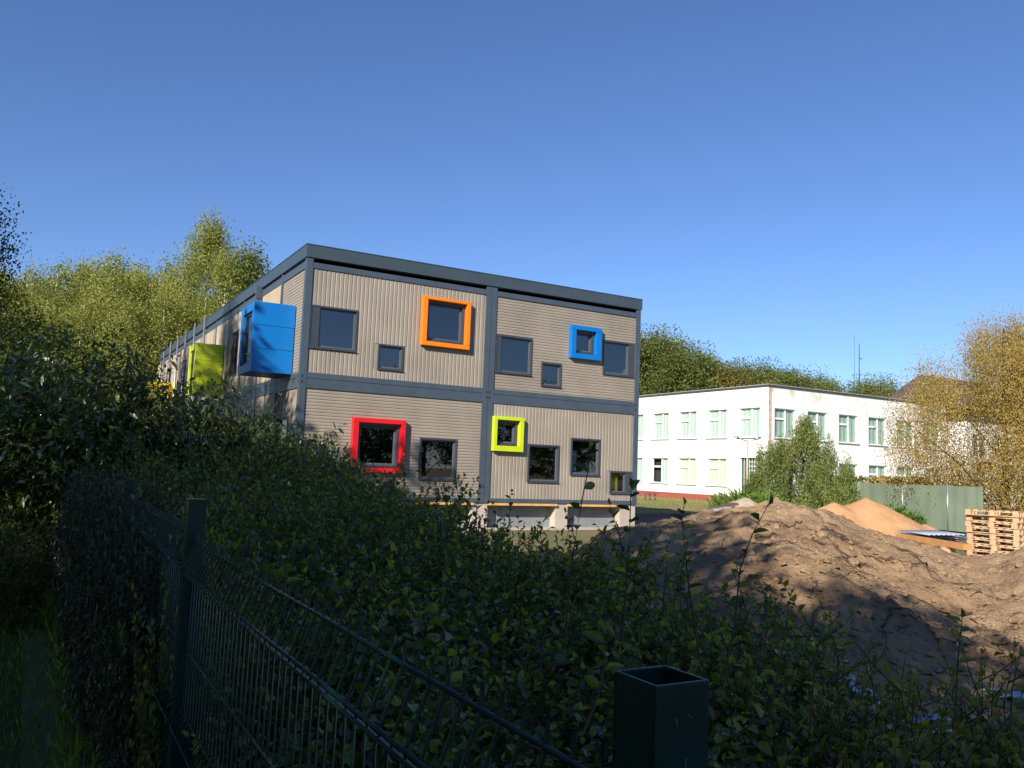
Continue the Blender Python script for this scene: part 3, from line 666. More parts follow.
def shrub_proto(name, seed, R, H, nst, tw, ll, lw, matl, label, cat, group, spacing=0.032, lean=0.35, hang=0.0):
    rng = np.random.default_rng(seed); root = empty(name, (0, 0, 0), label, cat, group)
    paths = []; P = []; D = []; NN = []; LN = []; RN = []
    def leaves_on(pts, t0, sp):
        pts = np.array(pts); seg = np.linalg.norm(np.diff(pts, axis=0), axis=1); tot = seg.sum(); s = t0*tot; k = rng.integers(0, 9)
        cum = np.concatenate([[0], np.cumsum(seg)])
        while s < tot:
            i = min(np.searchsorted(cum, s, side='right')-1, len(seg)-1); q = (s-cum[i])/seg[i]; p = pts[i]*(1-q)+pts[i+1]*q
            ax = (pts[i+1]-pts[i])/seg[i]; ang = k*2.4+rng.normal()*0.3
            e = np.cross(ax, [math.cos(ang), math.sin(ang), 0.15]); e /= np.linalg.norm(e)
            d = ax*0.45+e+np.array([0, 0, 0.1-hang])
            P.append(p); D.append(d); up = np.array([0, 0, 1.0])+rng.normal(size=3)*0.35; NN.append(up)
            LN.append(ll*rng.uniform(0.6, 1.2)*(1.0 if s < tot*0.9 else 0.6)); RN.append(np.clip(rng.beta(2, 3)+0.35*(s/tot)*rng.random(), 0, 1))
            s += sp*rng.uniform(0.6, 1.5); k += 1
        for _ in range(2):
            P.append(pts[-1]); D.append((pts[-1]-pts[-2])/seg[-1]+rng.normal(size=3)*0.4); NN.append(np.array([0, 0, 1.0])+rng.normal(size=3)*0.3); LN.append(ll*0.6); RN.append(0.8)
    for i in range(nst):
        ang = rng.uniform(0, 2*PI); rr = math.sqrt(rng.random())
        base = np.array([math.cos(ang), math.sin(ang), 0])*R*0.45*rr
        tip = np.array([math.cos(ang), math.sin(ang), 0])*R*rr*(0.9+rng.normal()*0.12)
        h = H*(1-0.28*rr**2)*rng.uniform(0.62, 1.0)*(1.14 if rng.random() < 0.12 else 1)
        pts = []
        m = 6
        for j in range(m+1):
            t = j/m; p = base*(1-t)+tip*t; p = p+np.array([0, 0, h*t])+rng.normal(size=3)*np.array([1, 1, 0.2])*0.035*min(1, t*3)
            pts.append(p)
        paths.append((pts, [0.006*(1-0.75*j/m) for j in range(m+1)])); leaves_on(pts, 0.35, spacing)
        for q in range(tw):
            t = rng.uniform(0.2, 0.93); j = min(int(t*m), m-1); p0 = pts[j]*(1-(t*m-j))+pts[j+1]*(t*m-j)
            dd = rng.normal(size=3); dd[2] = abs(dd[2])*0.5+0.35; dd /= np.linalg.norm(dd); l = rng.uniform(0.12, 0.34)*H/1.4
            tp = [p0, p0+dd*l*0.5+[0, 0, 0.01], p0+dd*l+np.array([0, 0, 0.04*(1-3*hang)])]
            paths.append((tp, [0.003, 0.0025, 0.0015])); leaves_on(tp, 0.15, spacing*0.95)
    tubes_mesh('stems', paths, MT['twig'], root, 4)
    leaf_mesh('leaves', P, D, NN, LN, np.array(LN)*lw, RN, matl, root, True)
    return root

def tree_proto(name, seed, H, R, base, leaf, nc, per, matl, bark, label, cat, group, crs=0.75, droop=0.0, prof='oval', lw=0.7, nlimb=26, tr=0.16, up=0.0, xs=1.0, gap=0.0, C0=None):
    rng = np.random.default_rng(seed); root = empty(name, (0, 0, 0), label, cat, group)
    ph = rng.uniform(0, 6.28, 4)
    def rad(t, an):
        if prof == 'oval': r = math.sin(PI*(0.12+0.85*t))**0.75
        elif prof == 'cone': r = (1-t)**0.8*0.97+0.05
        elif prof == 'weep': r = (math.sin(PI*min(1, 0.3+0.66*t)))**0.6
        else: r = math.sin(PI*(0.1+0.8*t))**0.6
        return R*r*(1+0.22*math.sin(2*an+ph[0]+5*t)+0.14*math.sin(3*an+ph[1]-7*t)+0.1*math.sin(9*t+ph[2]))
    C = []; 
    while len(C) < nc:
        t = rng.random()**0.92; an = rng.uniform(0, 2*PI); q = rng.random()**0.42
        r = rad(t, an)*q
        if gap and mn.noise(Vector((math.cos(an)*r, math.sin(an)*r, base+(H-base)*t))*0.55+Vector((seed, 0, 0))) < gap-0.3: continue
        C.append((math.cos(an)*r, math.sin(an)*r*xs, base+(H-base)*t*0.97))
    C = np.array(C) if C0 is None else C0; nc = len(C)
    bend = rng.normal(size=2)*0.03*H
    tp = []
    for j in range(9):
        t = j/8; tp.append((bend[0]*math.sin(t*2.2), bend[1]*math.sin(t*1.9), H*0.96*t))
    mb = MB(); mb.tube(tp, [tr*(1.25 if j == 0 else 1)*(1-0.93*(j/8)**0.9)+0.012 for j in range(9)], 8, cap=False)
    for k in rng.choice(nc, min(nlimb, nc), replace=False):
        c = C[k]; hz = max(base*0.7, c[2]-math.hypot(c[0], c[1])*(0.9 if up == 0 else 1.2)); t = min(hz/(H*0.96), 0.97); j = min(int(t*8), 7); w = t*8-j
        s = np.array(tp[j])*(1-w)+np.array(tp[j+1])*w
        m1 = s*0.55+c*0.45+np.array([0, 0, 0.35*droop+0.1])
        rr = tr*0.32*(1-t)+0.015
        mb.tube([s, m1, c+np.array([0, 0, 0.2*droop])], [rr, rr*0.6, rr*0.15], 5, cap=False)
    mb.build('trunk', bark, root)
    n = nc*per; sz = np.repeat(crs*rng.uniform(0.6, 1.25, nc), per)[:, None]
    off = rng.normal(size=(n, 3)); on_ = np.linalg.norm(off, axis=1, keepdims=True); off = off/on_*np.minimum(on_, 2.1)*0.5*sz
    if droop: off[:, 2] = off[:, 2]*(1+droop*0.6)-np.minimum(np.abs(rng.normal(size=n)), 1.9)*droop*0.8*sz[:, 0]
    if up: off[:, 2] = off[:, 2]*(1+up); off[:, :2] *= 0.75
    P = np.repeat(C, per, axis=0)+off
    D = rdir(rng, n); D[:, 2] -= 0.9*droop; D[:, 2] += 1.1*up
    NN = rdir(rng, n)+np.array([0, 0, 0.5])
    LN = leaf*rng.uniform(0.6, 1.3, n)
    rn = np.clip(np.repeat(rng.beta(2, 2.4, nc), per)*0.65+rng.random(n)*0.4, 0, 1)
    leaf_mesh('crown', P, D, NN, LN, LN*lw, rn, matl, root, False)
    return root

# =================================================================== BACKGROUND TREES
tB = [tree_proto('birch_tree', 11+i, 17, 3.6, 2.5, 0.19, 130, 210, MT['leaf_birch'], MT['birch'], 'sunlit birch in the wood beyond the hedge', 'tree', 'birches beyond the hedge', crs=1.3, droop=0.6, prof='oval', gap=0.2) for i in range(3)]
tD = [tree_proto('broadleaf_tree', 31+i, 15, 4.2, 1.5, 0.21, 130, 200, MT['leaf_tree'], MT['bark_dark'], 'green broadleaf tree in the treeline behind the white building', 'tree', 'trees behind the white building', crs=1.5, prof='round', gap=0.15) for i in range(3)]
tR = tree_proto('broadleaf_tree', 41, 14, 3.8, 1.5, 0.2, 130, 200, MT['leaf_rowan'], MT['bark_dark'], 'yellowing broadleaf tree in the treeline behind the white building', 'tree', 'yellowing trees behind the white building', crs=1.4, prof='round', gap=0.15)
rt = random.Random(7); used = set()
def put(proto, u, d, top, label=None, group=None, wsc=1.0, h0=None):
    """stand a tree so its top reaches picture row top"""
    Hn = 1.74+(hor(u)-top)*d/838.9
    p0 = proto
    b = gp((u-512)/838.9*d, d); H = h0 or PH[p0.name]
    s = Hn/H; sc_ = (s*wsc, s*wsc, s)
    if p0.name not in used:
        used.add(p0.name); p0.location = b; p0.rotation_euler = (0, 0, rt.uniform(0, 6)); p0.scale = sc_
        if label: p0['label'] = label
        if group: p0['group'] = group
        return p0
    return copy_tree(p0, b, rt.uniform(0, 6), sc_, label, group)
PH = {t.name: 17 for t in tB}; PH.update({t.name: 15 for t in tD}); PH[tR.name] = 14
for u, d, top in ((-30, 66, 262), (6, 74, 280), (24, 70, 268), (40, 80, 276), (56, 66, 264), (76, 74, 272), (92, 82, 262), (106, 66, 256), (124, 76, 264), (140, 68, 270), (158, 76, 262), (172, 84, 270), (48, 58, 300), (84, 57, 296), (118, 56, 300), (150, 58, 292), (14, 56, 312), (172, 60, 296)):
    put(rt.choice(tB), u, d, top, wsc=1.0)
for u in range(-60, 250, 24):
    put(rt.choice(tB), u+rt.uniform(-5, 5), rt.uniform(92, 104), 292+rt.uniform(-6, 12), 'birch at the back of the wood, seen between nearer crowns', 'birches at the back of the wood', wsc=1.2)
tall = tree_proto('birch_tree', 77, 19, 2.5, 4.0, 0.15, 170, 220, MT['leaf_birch'], MT['birch'], 'tallest birch with slim bright crown and white trunk rising above the wood', 'tree', None, crs=1.05, droop=0.8, prof='oval', nlimb=40, gap=0.2)
PH[tall.name] = 19
put(tall, 199, 62, 214)
t2 = tree_proto('birch_tree', 78, 17, 1.6, 4.0, 0.15, 90, 200, MT['leaf_birch'], MT['birch'], 'slim birch with white trunk between the tallest birch and the dark one', 'tree', None, crs=0.9, droop=0.8, nlimb=24); PH[t2.name] = 17
put(t2, 218, 60, 246)
t3 = tree_proto('dark_tree', 79, 15, 1.9, 2.0, 0.16, 90, 170, MT['leaf_tree'], MT['bark_dark'], 'slim dark green tree right of the tallest birch, beside the roof edge', 'tree', None, crs=1.0, droop=0.4, gap=0.3); PH[t3.name] = 15
put(t3, 239, 58, 242)
for u, d, top, k in ((646, 96, 331, 0), (664, 99, 336, 1), (684, 94, 343, 0), (700, 100, 350, 1), (716, 98, 360, 2), (733, 94, 361, 3), (752, 97, 358, 0), (768, 94, 364, 2), (786, 99, 366, 1), (806, 95, 368, 2), (826, 97, 375, 1), (842, 104, 384, 2), (878, 96, 374, 0), (866, 104, 381, 1), (896, 104, 384, 3), (912, 110, 392, 1), (660, 112, 345, 1), (690, 112, 352, 2), (740, 112, 368, 1), (775, 112, 372, 0), (815, 112, 376, 2), (930, 112, 390, 0), (625, 98, 340, 1), (960, 112, 388, 2), (1000, 112, 388, 1)):
    put((tD+[tR])[k], u, d, top+(7 if u > 670 else 3))

# near birch hanging in from the left edge, and the dark tree under it
nb = tree_proto('birch_tree', 91, 11.5, 2.7, 2.6, 0.06, 300, 420, leafmat('shade_darkened_birch_leaves', [(0.0, (0.02, 0.035, 0.01)), (1.0, (0.07, 0.09, 0.022))], 0.5, 0.25, 0.3), MT['birch'], 'near birch with dark hanging twigs at the left edge of the view', 'tree', None, crs=0.5, droop=1.5, prof='oval', nlimb=60, gap=0.34)  # birch leaf colour darkened to paint the shade of neighbouring trees
nb.location = gp((-168-512)/838.9*17, 17)
dk = tree_proto('dark_tree', 92, 6.2, 2.6, 1.2, 0.11, 110, 140, MT['leaf_tree'], MT['bark_dark'], 'small dark tree behind the hedge at the left edge, under the hanging birch', 'tree', None, crs=0.7, prof='round')
dk.location = gp((8-512)/838.9*28, 28)

# tree belt along the lawn, left of and behind the viewer
tS = [tree_proto('belt_tree', 61+i, 13, 3.7, 1.4, 0.26, 150, 90, MT['leaf_tree'], MT['bark_dark'], 'dense tree of the belt along the lawn', 'tree', 'belt trees along the lawn', crs=0.95, prof='round', gap=0.33) for i in range(2)]
tT = tree_proto('belt_birch', 71, 15, 3.2, 2.5, 0.2, 120, 100, MT['leaf_birch'], MT['birch'], 'tall loose birch of the belt facing the long side wall', 'tree', 'belt birches facing the side wall', crs=0.9, droop=0.5, gap=0.3)
rb = random.Random(21); first = {}
def belt(p0, x, y, s, rz):
    if p0.name not in first: first[p0.name] = 1; p0.location = (x, y, 0); p0.rotation_euler = (0, 0, rz); p0.scale = (s[0], s[0], s[1]); return
    copy_tree(p0, (x, y, 0), rz, (s[0], s[0], s[1]))
def bh(y, row):
    if row == 0: return float(np.interp(y, [-50, -30, -28, -26, -23.5, -21.5, -18, -8, 2], [10.8, 10.8, 11.2, 9.9, 9.9, 13.2, 12.8, 12.4, 11.5]))
    return float(np.interp(y, [-50, -38, -34, -23, -20, -15, -10, 2], [11.4, 11.4, 12.3, 12.8, 13.9, 15.0, 14.2, 12]))
for j in range(3, 12):
    y = -50+j*4.4
    if j == 8: continue      # the gap that lets the sun onto the lawn
    belt(tS[j % 2], -14.0+rb.uniform(-.6, .6), y, (1.0, bh(y, 0)/13*rb.uniform(.95, 1.05)), rb.uniform(0, 6))
    if j != 7: belt(tS[1-j % 2], -19.5+rb.uniform(-.8, .8), y+2, (1.05, bh(y+2, 1)/13*rb.uniform(.95, 1.05)), rb.uniform(0, 6))
for x, y, h in ((-16, -0.5, 17), (-18, 4, 16), (-17, 8.5, 17), (-16, 14.5, 16)): belt(tT, x, y, (0.95, h/15), rb.uniform(0, 6))

for k in range(11):
    belt(tS[k % 2], -4+k*5.2+rb.uniform(-1, 1), -50-rb.uniform(0, 5), (1.1, rb.uniform(.72, .9)), rb.uniform(0, 6))
# weeping autumn tree on the right
au = tree_proto('weeping_tree', 101, 9.0, 4.3, 0.5, 0.08, 560, 300, MT['leaf_autumn'], MT['bark_dark'], 'weeping tree with ochre autumn leaves in front of the ochre house', 'tree', None, crs=0.75, droop=1.5, prof='weep', nlimb=45, tr=0.14, lw=0.55, gap=0.34)
au.location = gp((1008-512)/838.9*36, 36)
# pine
def pine_clumps():
    rng = np.random.default_rng(112); C = []
    for (ox, oy, H, R, n) in ((0, 0, 4.3, 1.7, 120), (-1.5, -.2, 2.8, 1.1, 50), (1.15, .1, 3.2, 0.9, 45), (-2.2, 0, 1.6, .9, 36), (2.0, 0, 1.9, 1.0, 40), (0.2, -1.4, 2.2, 1.2, 45), (-.8, .5, 3.6, .6, 26), (.55, 0, 3.8, .4, 16), (-1.9, .3, 2.9, .45, 16), (2.0, .3, 2.7, .4, 14)):
        for _ in range(n):
            t = rng.random()**0.9; an = rng.uniform(0, 6.28); r = R*((1-t)**0.75+0.06)*rng.random()**0.4
            C.append((ox+math.cos(an)*r, oy+math.sin(an)*r, H*t*0.97+0.1))
    return np.array(C)
pn = tree_proto('pine_tree', 111, 4.3, 2.9, 0.05, 0.14, 0, 170, MT['leaf_pine'], MT['bark_dark'], 'broad bushy pine in front of the white building corner', 'tree', None, crs=0.34, prof='cone', up=0.9, lw=0.25, nlimb=60, tr=0.1, C0=pine_clumps())
pn.rotation_euler = (0, 0, -YAW)
pn.location = gp((806-512)/838.9*38.5, 38.5)

# =================================================================== SHRUBS
hl = 'leafy green shrub of the shaded hedge behind the mesh fence'
protos = [shrub_proto('hedge_shrub', 201+i, 0.8, 1.4, 56, 7, 0.058, 0.6, MT['leaf_hedge'], hl, 'shrub', 'hedge shrubs behind the fence', spacing=0.036) for i in range(4)]
far_p = [shrub_proto('hedge_shrub', 221+i, 0.85, 1.6, 50, 7, 0.062, 0.6, MT['leaf_hedge'], 'denser shrub at the far end of the hedge, below the tall bushes', 'shrub', 'far hedge shrubs', spacing=0.045) for i in range(2)]
rh_ = random.Random(5); fs = {}
def place(p0, x, y, h, H0, w=1.0, label=None, group=None):
    s = (w, w, h/H0); l = rel(x, y, 0); rz = rh_.uniform(0, 6)
    if p0.name not in fs:
        fs[p0.name] = 1; p0.location = l; p0.rotation_euler = (0, 0, rz); p0.scale = s
        if label: p0['label'] = label; p0['group'] = group
        return p0
    return copy_tree(p0, l, rz, s, label, group)
def ztop(y): return float(np.interp(y, [0, 1.5, 2.5, 4, 6, 8, 9.5, 11, 13], [0.9, 1.02, 1.22, 1.46, 1.66, 1.76, 1.88, 2.1, 2.4]))
y = -0.2; row = 0
while y < 11.5:
    for k, x in enumerate((1.05, 1.75, 2.45, 3.1)):
        xx = x+(0.3 if row % 2 else 0)+rh_.uniform(-.12, .12); yy = y+rh_.uniform(-.15, .15)
        if math.hypot(xx, yy) < 0.95 : continue
        if xx > 2.3 and yy < 2.7: continue
        h = ztop(yy)*rh_.uniform(0.88, 1.03)
        if yy < 6.5: place(rh_.choice(protos), xx, yy, h, 1.4, 0.9)
        else: place(rh_.choice(far_p), xx, yy, h, 1.6, 1.0)
    y += 0.78; row += 1
yp = [shrub_proto('yellowing_shrub', 236+i, 0.6, 1.0, 34, 5, 0.05, 0.6, MT['leaf_yellowing'], 'yellowing sparse shrub at the lower right, between hedge and dirt slope', 'shrub', 'yellowing shrubs at the lower right', spacing=0.045) for i in range(2)]
for x, y, h in ((2.5, 2.4, 1.28), (2.75, 1.95, 1.3), (2.3, 1.5, 1.25), (3.05, 1.55, 1.34), (2.7, 1.1, 1.35), (3.1, 2.5, 1.12), (3.5, 1.9, 1.2), (2.9, 0.6, 1.35), (3.5, 1.2, 1.3), (3.9, 2.6, 0.95)):
    place(rh_.choice(yp), x, y, h*0.93, 1.0, 0.9)
# growth through the fence on the lawn side
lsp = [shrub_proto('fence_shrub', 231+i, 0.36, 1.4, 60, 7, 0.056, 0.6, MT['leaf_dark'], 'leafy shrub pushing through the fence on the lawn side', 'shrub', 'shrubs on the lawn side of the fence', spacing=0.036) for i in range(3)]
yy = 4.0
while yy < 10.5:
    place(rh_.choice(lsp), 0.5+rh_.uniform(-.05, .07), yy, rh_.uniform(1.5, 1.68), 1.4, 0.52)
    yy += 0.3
yy = 3.5
while yy < 9.5:
    place(rh_.choice(protos), 0.72+rh_.uniform(-.04, .06), yy, rh_.uniform(1.35, 1.55), 1.4, 0.42)
    yy += 0.4
for x, y, h in ((-0.15, 9.8, 1.1), (-0.2, 10.9, 1.3)):
    place(rh_.choice(far_p), x, y, h, 1.6, 0.8, 'low shrub on the lawn beside the far fence', 'low shrubs on the lawn')
bl_ = ['broad-leaved bush, the one nearest the blue box bay', 'broad-leaved bush below the lime box bay', 'tall broad-leaved bush in the middle of the dark thicket', 'tall broad-leaved bush beside the lawn', 'broad-leaved bush overhanging the lawn at the left edge']
for i, (x, y, h, w) in enumerate(((3.1, 12.9, 2.55, 1.0), (1.9, 13.2, 3.05, 1.15), (0.75, 12.7, 3.25, 1.0), (-0.2, 14.6, 3.3, 0.8), (4.3, 15.5, 2.2, 1.0))):
    s = shrub_proto('broadleaf_bush', 240+i, 1.4*w, h, 170, 10, 0.125, 0.36, MT['leaf_big'], bl_[i] if i < 4 else 'lowest broad-leaved bush, closest to the modular building', 'bush', None, spacing=0.06, hang=0.5)
    s.location = rel(x, y, 0)
lt = tree_proto('low_tree', 250, 3.0, 1.7, 1.85, 0.12, 90, 60, MT['leaf_big'], MT['bark_dark'], 'low spreading tree overhanging the lawn at the left edge', 'tree', None, crs=0.45, droop=0.5, prof='round', lw=0.38, tr=0.06)
lt.location = rel(-0.75, 12.4, 0)

# single shoots with bigger leaves that stand out against the dirt and the building
def shoot(pts, ll, sp, seed, label, t0=0.3, mat='leaf_hedge', rr=0.0028):
    rng = np.random.default_rng(seed); root = empty('leafy_shoot', pts[0], label, 'shoot')
    o = np.array(pts[0]); pts = [np.array(p)-o for p in pts]
    tubes_mesh('stem', [(pts, [rr*(1.2-0.8*i/(len(pts)-1)) for i in range(len(pts))])], MT['twig'], root, 6)
    P = []; D = []; NN = []; LN = []; seg = [np.linalg.norm(pts[i+1]-pts[i]) for i in range(len(pts)-1)]; tot = sum(seg); s = t0*tot; k = 0
    while s < tot:
        q = s; i = 0
        while i < len(seg)-1 and q > seg[i]: q -= seg[i]; i += 1
        ax = (pts[i+1]-pts[i])/seg[i]; p = pts[i]+ax*q; an = k*2.5+rng.normal()*.4
        e = np.array([math.cos(an), math.sin(an), 0.3]); P.append(p); D.append(e+ax*0.3); NN.append(np.array([0, 0, 1.])+rng.normal(size=3)*.5); LN.append(ll*rng.uniform(.65, 1.15)); s += sp*rng.uniform(.6, 1.4); k += 1
    P.append(pts[-1]); D.append(pts[-1]-pts[-2]); NN.append(np.array([1., 0, 0])); LN.append(ll*.7)
    leaf_mesh('leaves', P, D, NN, LN, np.array(LN)*0.56, rng.random(len(P)), MT[mat], root, True, fold=0.35, curl=0.25)
def shoot_px(px, d, ll, sp, seed, label, **k): shoot([at(u, v, d+0.05*i) for i, (u, v) in enumerate(px)], ll, sp, seed, label, **k)
shoot_px([(565, 640), (572, 560), (582, 500), (588, 470), (590, 448)], 2.6, 0.055, 0.05, 1, 'thin leafy shoot crossing the second window from the right on the ground floor')
shoot_px([(622, 640), (628, 560), (630, 520), (631, 487)], 2.7, 0.05, 0.045, 2, 'leafy shoot in front of the right corner of the modular building')
shoot_px([(722, 690), (735, 620), (740, 570), (752, 535), (768, 505)], 2.5, 0.055, 0.06, 3, 'tall leaning shoot with sparse leaves against the dirt mound')
shoot_px([(700, 660), (688, 580), (682, 520), (684, 505)], 3.0, 0.05, 0.04, 4, 'upright leafy shoot just left of the tall leaning one')
shoot_px([(770, 720), (782, 650), (790, 622)], 2.3, 0.045, 0.03, 5, 'short shoot right of the tall leaning one')
shoot_px([(810, 730), (815, 660), (824, 622)], 2.4, 0.045, 0.03, 6, 'short shoot in front of the middle of the dirt slope')
shoot_px([(955, 720), (958, 660), (962, 618)], 2.6, 0.045, 0.035, 7, 'shoot in front of the right part of the dirt slope')
shoot_px([(1010, 730), (1012, 690), (1020, 655)], 2.5, 0.045, 0.035, 8, 'shoot at the right edge in front of the dirt slope')
shoot_px([(452, 720), (449, 670), (444, 630), (437, 612)], 1.9, 0.05, 0.03, 9, 'pale green shoot rising behind the fence top', mat='leaf_shoot')
shoot_px([(284, 600), (286, 575), (280, 550)], 2.3, 0.05, 0.03, 10, 'small pale shoot just right of the far fence post', mat='leaf_shoot')
shoot_px([(580, 740), (597, 700), (606, 660), (603, 632)], 1.8, 0.05, 0.035, 11, 'pale green shoot left of the open post top', mat='leaf_shoot')
shoot_px([(318, 500), (317, 480), (316, 440)], 5.5, 0.07, 0.06, 12, 'twig rising above the hedge left of the red window surround')

# grass
def grass(name, fn, n, seed, hgt, mat, label, w=0.09):
    rng = np.random.default_rng(seed); P = []
    P = np.array([fn(rng) for _ in range(n)]); D = rng.normal(size=(n, 3))*0.45; D[:, 2] = 1
    LN = hgt*rng.uniform(.5, 1.3, n); o = leaf_mesh(name, P, D, rdir(rng, n), LN, LN*w, rng.random(n), mat, None, False)
    return tag(o, label, 'grass', None, 'stuff')
grass('grass', lambda r: tuple(rel(r.uniform(-5.5, 0.35), r.uniform(2.5, 20)**1.0, 0)), 60000, 1, 0.075, MT['leaf_grass'], 'short grass of the shaded lawn left of the fence', 0.11)
grass('grass', lambda r: tuple(rel(r.uniform(0.3, 4.2), r.uniform(-1, 13), 0)), 20000, 4, 0.22, MT['leaf_grass'], 'grass under the hedge behind the fence', 0.07)
grass('grass', lambda r: (r.uniform(12, 37.5), r.uniform(7.6, 30), 0), 22000, 2, 0.1, MT['leaf_drygrass'], 'sunlit grass between the two buildings', 0.14)
def weed(name, loc, R, H, n, seed, label, mat='leaf_weed', ll=0.3):
    rng = np.random.default_rng(seed); root = empty(name, loc, label, 'plant'); 
    th = rng.uniform(0, 6.28, n); q = rng.random(n)**.5*R; t = rng.random(n)
    P = np.stack([np.cos(th)*q, np.sin(th)*q, H*t*(1-0.4*(q/R)**2)], 1); D = np.stack([np.cos(th), np.sin(th), rng.uniform(.2, 1.4, n)], 1)+rng.normal(size=(n, 3))*.3
    LN = ll*rng.uniform(.5, 1.2, n); leaf_mesh('leaves', P, D, rng.normal(size=(n, 3))*.3+[0, 0, 1], LN, LN*.25, rng.random(n), MT[mat], root, False)
    tubes_mesh('stems', [([(0, 0, 0), (math.cos(a)*R*.5, math.sin(a)*R*.5, H*.9)], [0.012, 0.004]) for a in np.linspace(0, 6, 9)], MT['twig'], root)
weed('tall_weed', gp((742-512)/838.9*33, 33), 1.2, 1.25, 1500, 1, 'bright green weeds left of the pine')
weed('tall_weed', gp((764-512)/838.9*32, 32), 1.2, 1.2, 1300, 2, 'bright green weeds at the foot of the pine')
weed('tall_weed', gp((893-512)/838.9*31.5, 31.5), 0.7, 0.95, 900, 3, 'bright green weeds between sand pile and green screen fence')
weed('tall_weed', gp((910-512)/838.9*31, 31), 0.5, 0.7, 500, 4, 'smaller green weeds right of the sand pile')
weed('leafy_bush', gp((848-512)/838.9*39, 39), 1.1, 2.0, 2500, 5, 'small round bush between pine and green screen fence', 'leaf_pine', 0.16)
weed('leafy_bush', gp((738-512)/838.9*40, 40), 1.1, 0.9, 1500, 6, 'low bush against the left wall of the white building', 'leaf_weed', 0.18)

# =================================================================== MESH FENCE
FXr = 0.508
fen = empty('mesh_fence', rel(FXr, 0.603, 0), 'dark green welded wire mesh fence with folded top and square posts', 'fence', rz=math.radians(-0.5))
PY = [0.603+2.565*k for k in range(0, 7)]
wv = 0.0031
for k, y in enumerate(PY):
    yl = y-PY[0]; top = 1.563 if k == 0 else 1.59; h = 0.03; t = 0.003
    mb = MB()
    mb.box(-h, h, yl-h, yl-h+t, 0, top); mb.box(-h, h, yl+h-t, yl+h, 0, top); mb.box(-h, -h+t, yl-h+t, yl+h-t, 0, top); mb.box(h-t, h, yl-h+t, yl+h-t, 0, top)
    if k: mb.box(-h-.002, h+.002, yl-h-.002, yl+h+.002, top, top+0.006)
    po = mb.build('post', MT['darkgreen'], fen)
    if k == 0:
        bv = po.modifiers.new('b', 'BEVEL'); bv.width = 0.0012; bv.segments = 2
        mb = MB(); mb.box(-h+t, h-t, yl-h+t, yl+h-t, top-0.12, top-0.115); mb.build('hollow_dark', MT['hole'], po)  # near-black plate put in as the dark of the open tube
        mb = MB(); yf = yl-h-0.0006
        for pts in (((0.004, 1.50), (0.003, 1.478), (0.007, 1.466), (0.006, 1.40)), ((0.003, 1.478), (0.000, 1.472)), ((0.007, 1.47), (0.012, 1.474)), ((-0.008, 1.535), (-0.006, 1.528)), ((0.006, 1.536), (0.010, 1.532))):
            for (xa, za), (xb, zb) in zip(pts[:-1], pts[1:]): mb.quad((xa-.0006, yf, za), (xb-.0006, yf, zb), (xb+.0006, yf, zb), (xa+.0006, yf, za))
        mb.build('scratch', plain('scratched_paint', (0.12, 0.16, 0.15), 0.7), po)
def panel(y0, y1, top):
    mb = MB(); fold = [(0, top), (-0.034, top-0.085), (0, top-0.13)]; prof = []
    zz = [(0, 0.03+top), (0, top), (-0.034, top-0.09), (-0.034, top-0.105), (0, top-0.135), (0, 0.88), (-0.034, 0.83), (0, 0.78), (0, 0.1)]
    n = int((y1-y0)/0.05)
    for i in range(n+1):
        y = y0+(y1-y0)*i/n; mb.tube([(x, y, z) for x, z in zz], wv, 5, cap=False)
    for x, z in ((0, top), (-0.034, top-0.09), (-0.034, top-0.105), (0, top-0.135), (0, 1.08), (0, 0.88), (-0.034, 0.83), (0, 0.78), (0, 0.5), (0, 0.3), (0, 0.12)):
        mb.tube([(x-0.005, y0, z), (x-0.005, y1, z)], 0.0036, 6)
    o_ = mb.build('mesh_panel', MT['darkgreen'], fen)
for k in range(len(PY)-1): panel(PY[k]-PY[0]+0.035, PY[k+1]-PY[0]-0.035, 1.447 if k == 0 else 1.47)
panel(-2.5, -0.035, 1.447)

# =================================================================== SITE OBJECTS
# green screen fence
sf = empty('screen_fence', gp((812-512)/838.9*40, 40), 'long fence covered with green screening sheet behind the sand pile', 'fence')
o0 = sf.location
def sp(u, d): return gp((u-512)/838.9*d, d)-o0
segs = [(812, 40), (862, 38), (905, 35), (950, 32.5), (984, 31)]
for i in range(len(segs)-1):
    A = sp(*segs[i]); B = sp(*segs[i+1]); mb = MB(); n = 14
    for j in range(n):
        def q(t, z): 
            p = A.lerp(B, t); w = 0.03*math.sin(t*19+i)*(1 if 0 < t < 1 else 0); return (p.x, p.y+w, z)
        t0, t1 = j/n, (j+1)/n
        s0 = 1.78-0.03*abs(math.sin(t0*PI)); s1 = 1.78-0.03*abs(math.sin(t1*PI))
        mb.quad(q(t0, 0.05), q(t1, 0.05), q(t1, s1), q(t0, s0))
    mb.build('screen_sheet', MT['screen'], sf)
    mb = MB(); mb.tube([(A.x, A.y+(0.06 if i != 1 else -0.05), 0), (A.x, A.y+(0.06 if i != 1 else -0.05), 1.84)], 0.03, 8); mb.build('post', MT['galv'], sf)
